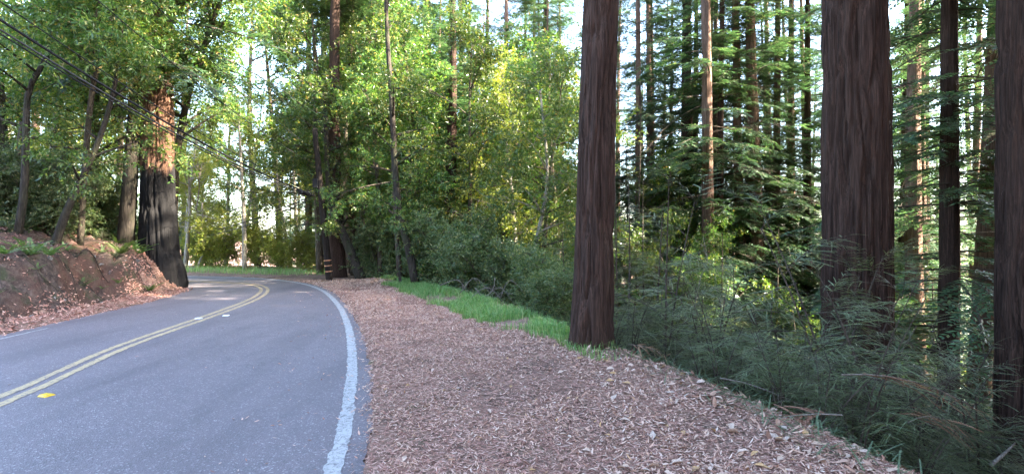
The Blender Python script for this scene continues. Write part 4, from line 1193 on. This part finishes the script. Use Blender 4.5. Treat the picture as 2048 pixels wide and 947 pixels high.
# grass strip
def grass_blades(n, x, y, hmin, hmax):
    z = hz(x, y); a = rg.uniform(0, 6.28, n); h = rg.uniform(hmin, hmax, n); le = rg.uniform(.15, .8, n)
    d = np.stack([np.cos(a), np.sin(a), 0 * a], -1); s = np.stack([-np.sin(a), np.cos(a), 0 * a], -1) * rg.uniform(.0025, .005, n)[:, None]
    b = np.stack([x, y, z - .01], -1); m = b + d * (h * le * .3)[:, None] + UP * (h * .6)[:, None]; t_ = b + d * (h * le)[:, None] + UP * (h * (1 - .35 * le))[:, None]
    V_ = np.stack([b - s, b + s, m + s * .8, m - s * .8, t_], 1).reshape(-1, 3); k = np.arange(n)[:, None] * 5
    return V_, np.concatenate([k + np.array([[0, 1, 2]]), k + np.array([[0, 2, 3]]), k + np.array([[3, 2, 4]])])
n = 90000
yg = rg.uniform(7.0, 19, n); xl = np.interp(yg, LITTER[:, 1], LITTER[:, 0]); mC = (CREST[:, 1] > 0) & (CREST[:, 1] < 21.4) & (CREST[:, 0] > -7)
xc = np.interp(yg, CREST[mC][:, 1], CREST[mC][:, 0])
xg = xl - .1 + (xc + .25 - xl) * rg.random(n)
edge = np.minimum(xg - xl, xc + .3 - xg)
k = (edge + .9 * (fbm(xg * 2.2, yg * 2.2) - .5) > .2 + .3 * rg.random(n)) & (fbm(xg * 1.5 + 30, yg * 1.5) > .53 - .2 * rg.random(n)); xg, yg = xg[k], yg[k]
g = Geo(); g.add(*grass_blades(len(xg), xg, yg, .05, .2))
n = 9000; xg = rg.uniform(-17, -7, n); yg = rg.uniform(20.5, 25.5, n); dw = look(DWH, xg, yg)
k = (dw > .9) & (dw < 3.6); g.add(*grass_blades(int(k.sum()), xg[k], yg[k], .1, .3))
n = 2500; yg = rg.uniform(6.3, 7.6, n); xg = .55 + rg.normal(0, .32, n); k = (look(DCR, xg, yg) > -.5); g.add(*grass_blades(int(k.sum()), xg[k], yg[k], .05, .16))
gr = link('grass', mesh_np('grass', *g.get(), M['grass'])); gr['kind'] = 'stuff'; gr['label'] = 'bright green grass strip along the verge'

# low green creeping sprays along the crest of the verge
rg = np.random.default_rng(8)
nc = 520
cr = CREST[(CREST[:, 1] > 2.5) & (CREST[:, 1] < 8) & (CREST[:, 0] > -7)]
ii = rg.integers(0, len(cr), nc)
xs = cr[ii, 0] + rg.normal(.16, .2, nc); ys = cr[ii, 1] + rg.normal(0, .15, nc)
g = Geo(); a = rg.uniform(0, 6.28, nc); el = rg.uniform(.05, .8, nc)
d = np.stack([np.cos(a) * np.cos(el), np.sin(a) * np.cos(el), np.sin(el)], -1)
g.add(*bake(NEAR_FR[0], frames(d, np.tile(UP, (nc, 1)), rg.uniform(.09, .24, nc)), np.stack([xs, ys, hz(xs, ys) + .03], -1)))
gc = link('ground_cover', mesh_np('ground_cover', *g.get(), M['cover_leaf'])); gc['kind'] = 'stuff'; gc['label'] = 'low green sprays creeping along the drop at the verge'

# dead brown boughs on the slope
rg = np.random.default_rng(9)
for n_, (px, py, Y, s, rz, lab) in enumerate([(1690, 835, 4.2, 1.1, 2.9, 'dead brown bough drooping below the verge'), (1690, 752, 4.7, 1.3, .1, 'dead rusty bough before the foot of the widest trunk'), (1640, 822, 4.4, .6, 3.6, 'small dead brown spray under the long bare stick'),
                                              (1830, 850, 4.4, 1.1, .6, 'dead brown bough in the dark corner of the slope'), (1255, 690, 6.5, .6, -.2, 'dead curled bough at the foot of the big verge redwood')]):
    p = P(px, py, Y)
    t = link('dead_bough', None, None, p, (R(rg.normal(0, 12)), R(15), rz))
    link('stem', remat(SPROUT[0][1], M['dead_twig']) if False else mesh_np('dead_stem', *NEAR_BR[n_ % 6][1], M['dead_twig']), t, scale=(s, s, s * 1.2))
    link('sprays', mesh_np('dead_sprays', *NEAR_BR[n_ % 6][0], M['dead_leaf_spray']), t, scale=(s, s, s * 1.2))
    tag(t, lab, 'bough', 'dead boughs on the slope')

def stick(pts, r, label, mat='dead_twig', twigs=3, seed=0):
    r_ = np.random.default_rng(seed); p = crom(np.array(pts), 14); o = p[0].copy(); q = np.linspace(0, 1, 14)
    g = Geo(); g.add(*tube(p - o, r * (1 - .7 * q), 6))
    for k in range(twigs):
        i_ = r_.integers(4, 12); d = unit(unit(p[i_ + 1] - p[i_]) + r_.normal(0, .6, 3)); l = r_.uniform(.12, .3) * np.linalg.norm(p[-1] - p[0])
        g.add(*tube(np.stack([p[i_] - o, p[i_] - o + d * l * .5 + r_.normal(0, .02, 3), p[i_] - o + d * l]), [r * .5, r * .35, r * .15], 4))
    s_ = link('bare_stick', mesh_np('bare_stick', *g.get(), M[mat], True), None, o)
    return tag(s_, label, 'stick', 'bare sticks on the slope')
stick([P(1440, 755, 5.6), P(1500, 768, 5.5), P(1570, 795, 5.3), P(1625, 822, 5.2)], .010, 'long pale bare stick reaching over the sprouts', seed=1)
stick([P(1545, 832, 4.4), P(1580, 860, 4.3), P(1610, 890, 4.2)], .006, 'short pale twig lying across the creeping sprays', twigs=0, seed=2)
stick([P(1560, 745, 6.0), P(1630, 750, 5.9), P(1655, 715, 5.8)], .007, 'crooked twig before the foot of the widest trunk', seed=3, twigs=1)
stick([P(1385, 640, 8.5), P(1400, 560, 8.5), P(1415, 520, 8.5), P(1405, 470, 8.6)], .009, 'thin bent bare stem before the pinkish redwood', seed=4, twigs=2)
stick([P(1980, 930, 4.9), P(2010, 905, 4.9), P(2030, 885, 5.0)], .02, 'broken pale branch stub in the lower corner', seed=5, twigs=0)
stick([P(1960, 665, 8), P(2000, 650, 8), P(2040, 655, 8)], .007, 'pale twig before the edge trunk', seed=6, twigs=1)
for n_, (a, b, c, lab) in enumerate([((920, 585), (950, 556), (985, 590), 'arching bare bramble, tallest loop'), ((965, 600), (1000, 575), (1030, 610), 'arching bare bramble in the middle of the tangle'), ((950, 575), (975, 600), (1010, 580), 'low bare bramble cane crossing the others'),
                                     ((990, 555), (985, 580), (960, 600), 'short bare bramble cane leaning back'), ((1000, 595), (1020, 560), (1050, 585), 'bare bramble cane nearest the verge redwood'), ((935, 600), (975, 575), (1015, 612), 'long pale bramble cane at the grass edge'), ((880, 570), (915, 560), (940, 590), 'bare bramble cane beside the dark low trunk')]):
    stick([P(*a, 11.6), P(*b, 11.5), P(*c, 11.4)], .010, lab, seed=20 + n_, twigs=6)

# bare white crown of twigs above the bank redwood's far side
stick([P(392, 420, 22), P(398, 380, 22), P(400, 345, 22), P(405, 325, 22)], .03, 'bare whitish twig cluster beside the bank redwood', seed=40, twigs=14)

# roots, stones and small green plants on the cut bank
rg = np.random.default_rng(61)
STONE = []
for k in range(4):
    r6 = np.random.default_rng(800 + k); ph = (1 + 5 ** .5) / 2
    v = np.array([(-1, ph, 0), (1, ph, 0), (-1, -ph, 0), (1, -ph, 0), (0, -1, ph), (0, 1, ph), (0, -1, -ph), (0, 1, -ph), (ph, 0, -1), (ph, 0, 1), (-ph, 0, -1), (-ph, 0, 1)]) / 1.9
    f = np.array([(0, 11, 5), (0, 5, 1), (0, 1, 7), (0, 7, 10), (0, 10, 11), (1, 5, 9), (5, 11, 4), (11, 10, 2), (10, 7, 6), (7, 1, 8), (3, 9, 4), (3, 4, 2), (3, 2, 6), (3, 6, 8), (3, 8, 9), (4, 9, 5), (2, 4, 11), (6, 2, 10), (8, 6, 7), (9, 8, 1)])
    STONE.append(mesh_np('stone', v * r6.uniform(.6, 1.2, (12, 1)) * [1, .8, .6], f, M['stone']))
def bank_point(y, d):
    i_ = np.argmin(np.abs(sL[:, 1] - y) + 100 * (sL[:, 1] > 16.3)); tn_ = unit(sL[min(i_ + 1, len(sL) - 1)] - sL[max(i_ - 1, 0)])
    x_, y_ = sL[i_, 0] - tn_[1] * d, sL[i_, 1] + tn_[0] * d
    return np.array([x_, y_, float(hz(x_, y_))])
for k in range(46):
    p = bank_point(rg.uniform(7, 15.5), rg.uniform(.9, 2.4)); q_ = rg.uniform(.03, .1)
    link('stone', STONE[k % 4], ground, p, rg.uniform(0, 6, 3), (q_, q_, q_))
for k in range(13):
    y0 = rg.uniform(7.5, 15.3); d0 = rg.uniform(1.7, 2.4); p0 = bank_point(y0, d0); dy = rg.uniform(-.7, .7); pts = []
    for j in range(6):
        t = j / 5; pp = bank_point(y0 + dy * t + rg.normal(0, .05), d0 - rg.uniform(.6, 1.0) * t); pts.append(pp + [0, 0, .03 + .05 * np.sin(3.1 * t)])
    pts = crom(np.array(pts), 12); g = Geo(); g.add(*tube(pts - pts[0], np.linspace(rg.uniform(.007, .02), .003, 12), 5))
    link('root', mesh_np('root', *g.get(), M['dark_bark'] if k % 4 else M['bay_bark'], True), ground, pts[0])
for k in range(34):
    p = bank_point(rg.uniform(6.8, 15.2), rg.uniform(1.2, 3.4)); q_ = rg.uniform(.25, .5)
    t = link('bank_seedling', None, None, p, (rg.normal(0, .2), rg.normal(0, .2), rg.uniform(0, 6)))
    if k % 3: link('fronds', FERN[k % 2], t, scale=(q_, q_, q_))
    else:
        link('stem', SPROUT[k % 4][1], t, scale=(q_ * .8,) * 3); link('sprays', SPROUT[k % 4][0], t, scale=(q_ * .8,) * 3)
    tag(t, 'small fern seedling growing out of the cut bank' if k % 3 else 'small needled seedling growing out of the cut bank', 'seedling', 'seedlings on the bank')
# a few leaves blown onto the asphalt
n = 420
t = rg.random(n) ** 2; yb = rg.uniform(2.5, 15, n); xw = np.interp(yb, WHITE[(WHITE[:, 0] > -9) & (WHITE[:, 1] > -1)][:, 1], WHITE[(WHITE[:, 0] > -9) & (WHITE[:, 1] > -1)][:, 0])
xb = xw + .15 - 1.1 * t
k = rg.random(n) < .12; xb[k] = xw[k] - rg.uniform(0, 5.5, int(k.sum()))
L = rg.uniform(.02, .055, n)
rl = link('leaf_litter', mesh_np('road_litter', *litter_leaves(xb, yb, L, L * rg.uniform(.15, .45, n), .12, .006), M['litter'])); rl['kind'] = 'stuff'; rl['label'] = 'stray leaves blown onto the asphalt'
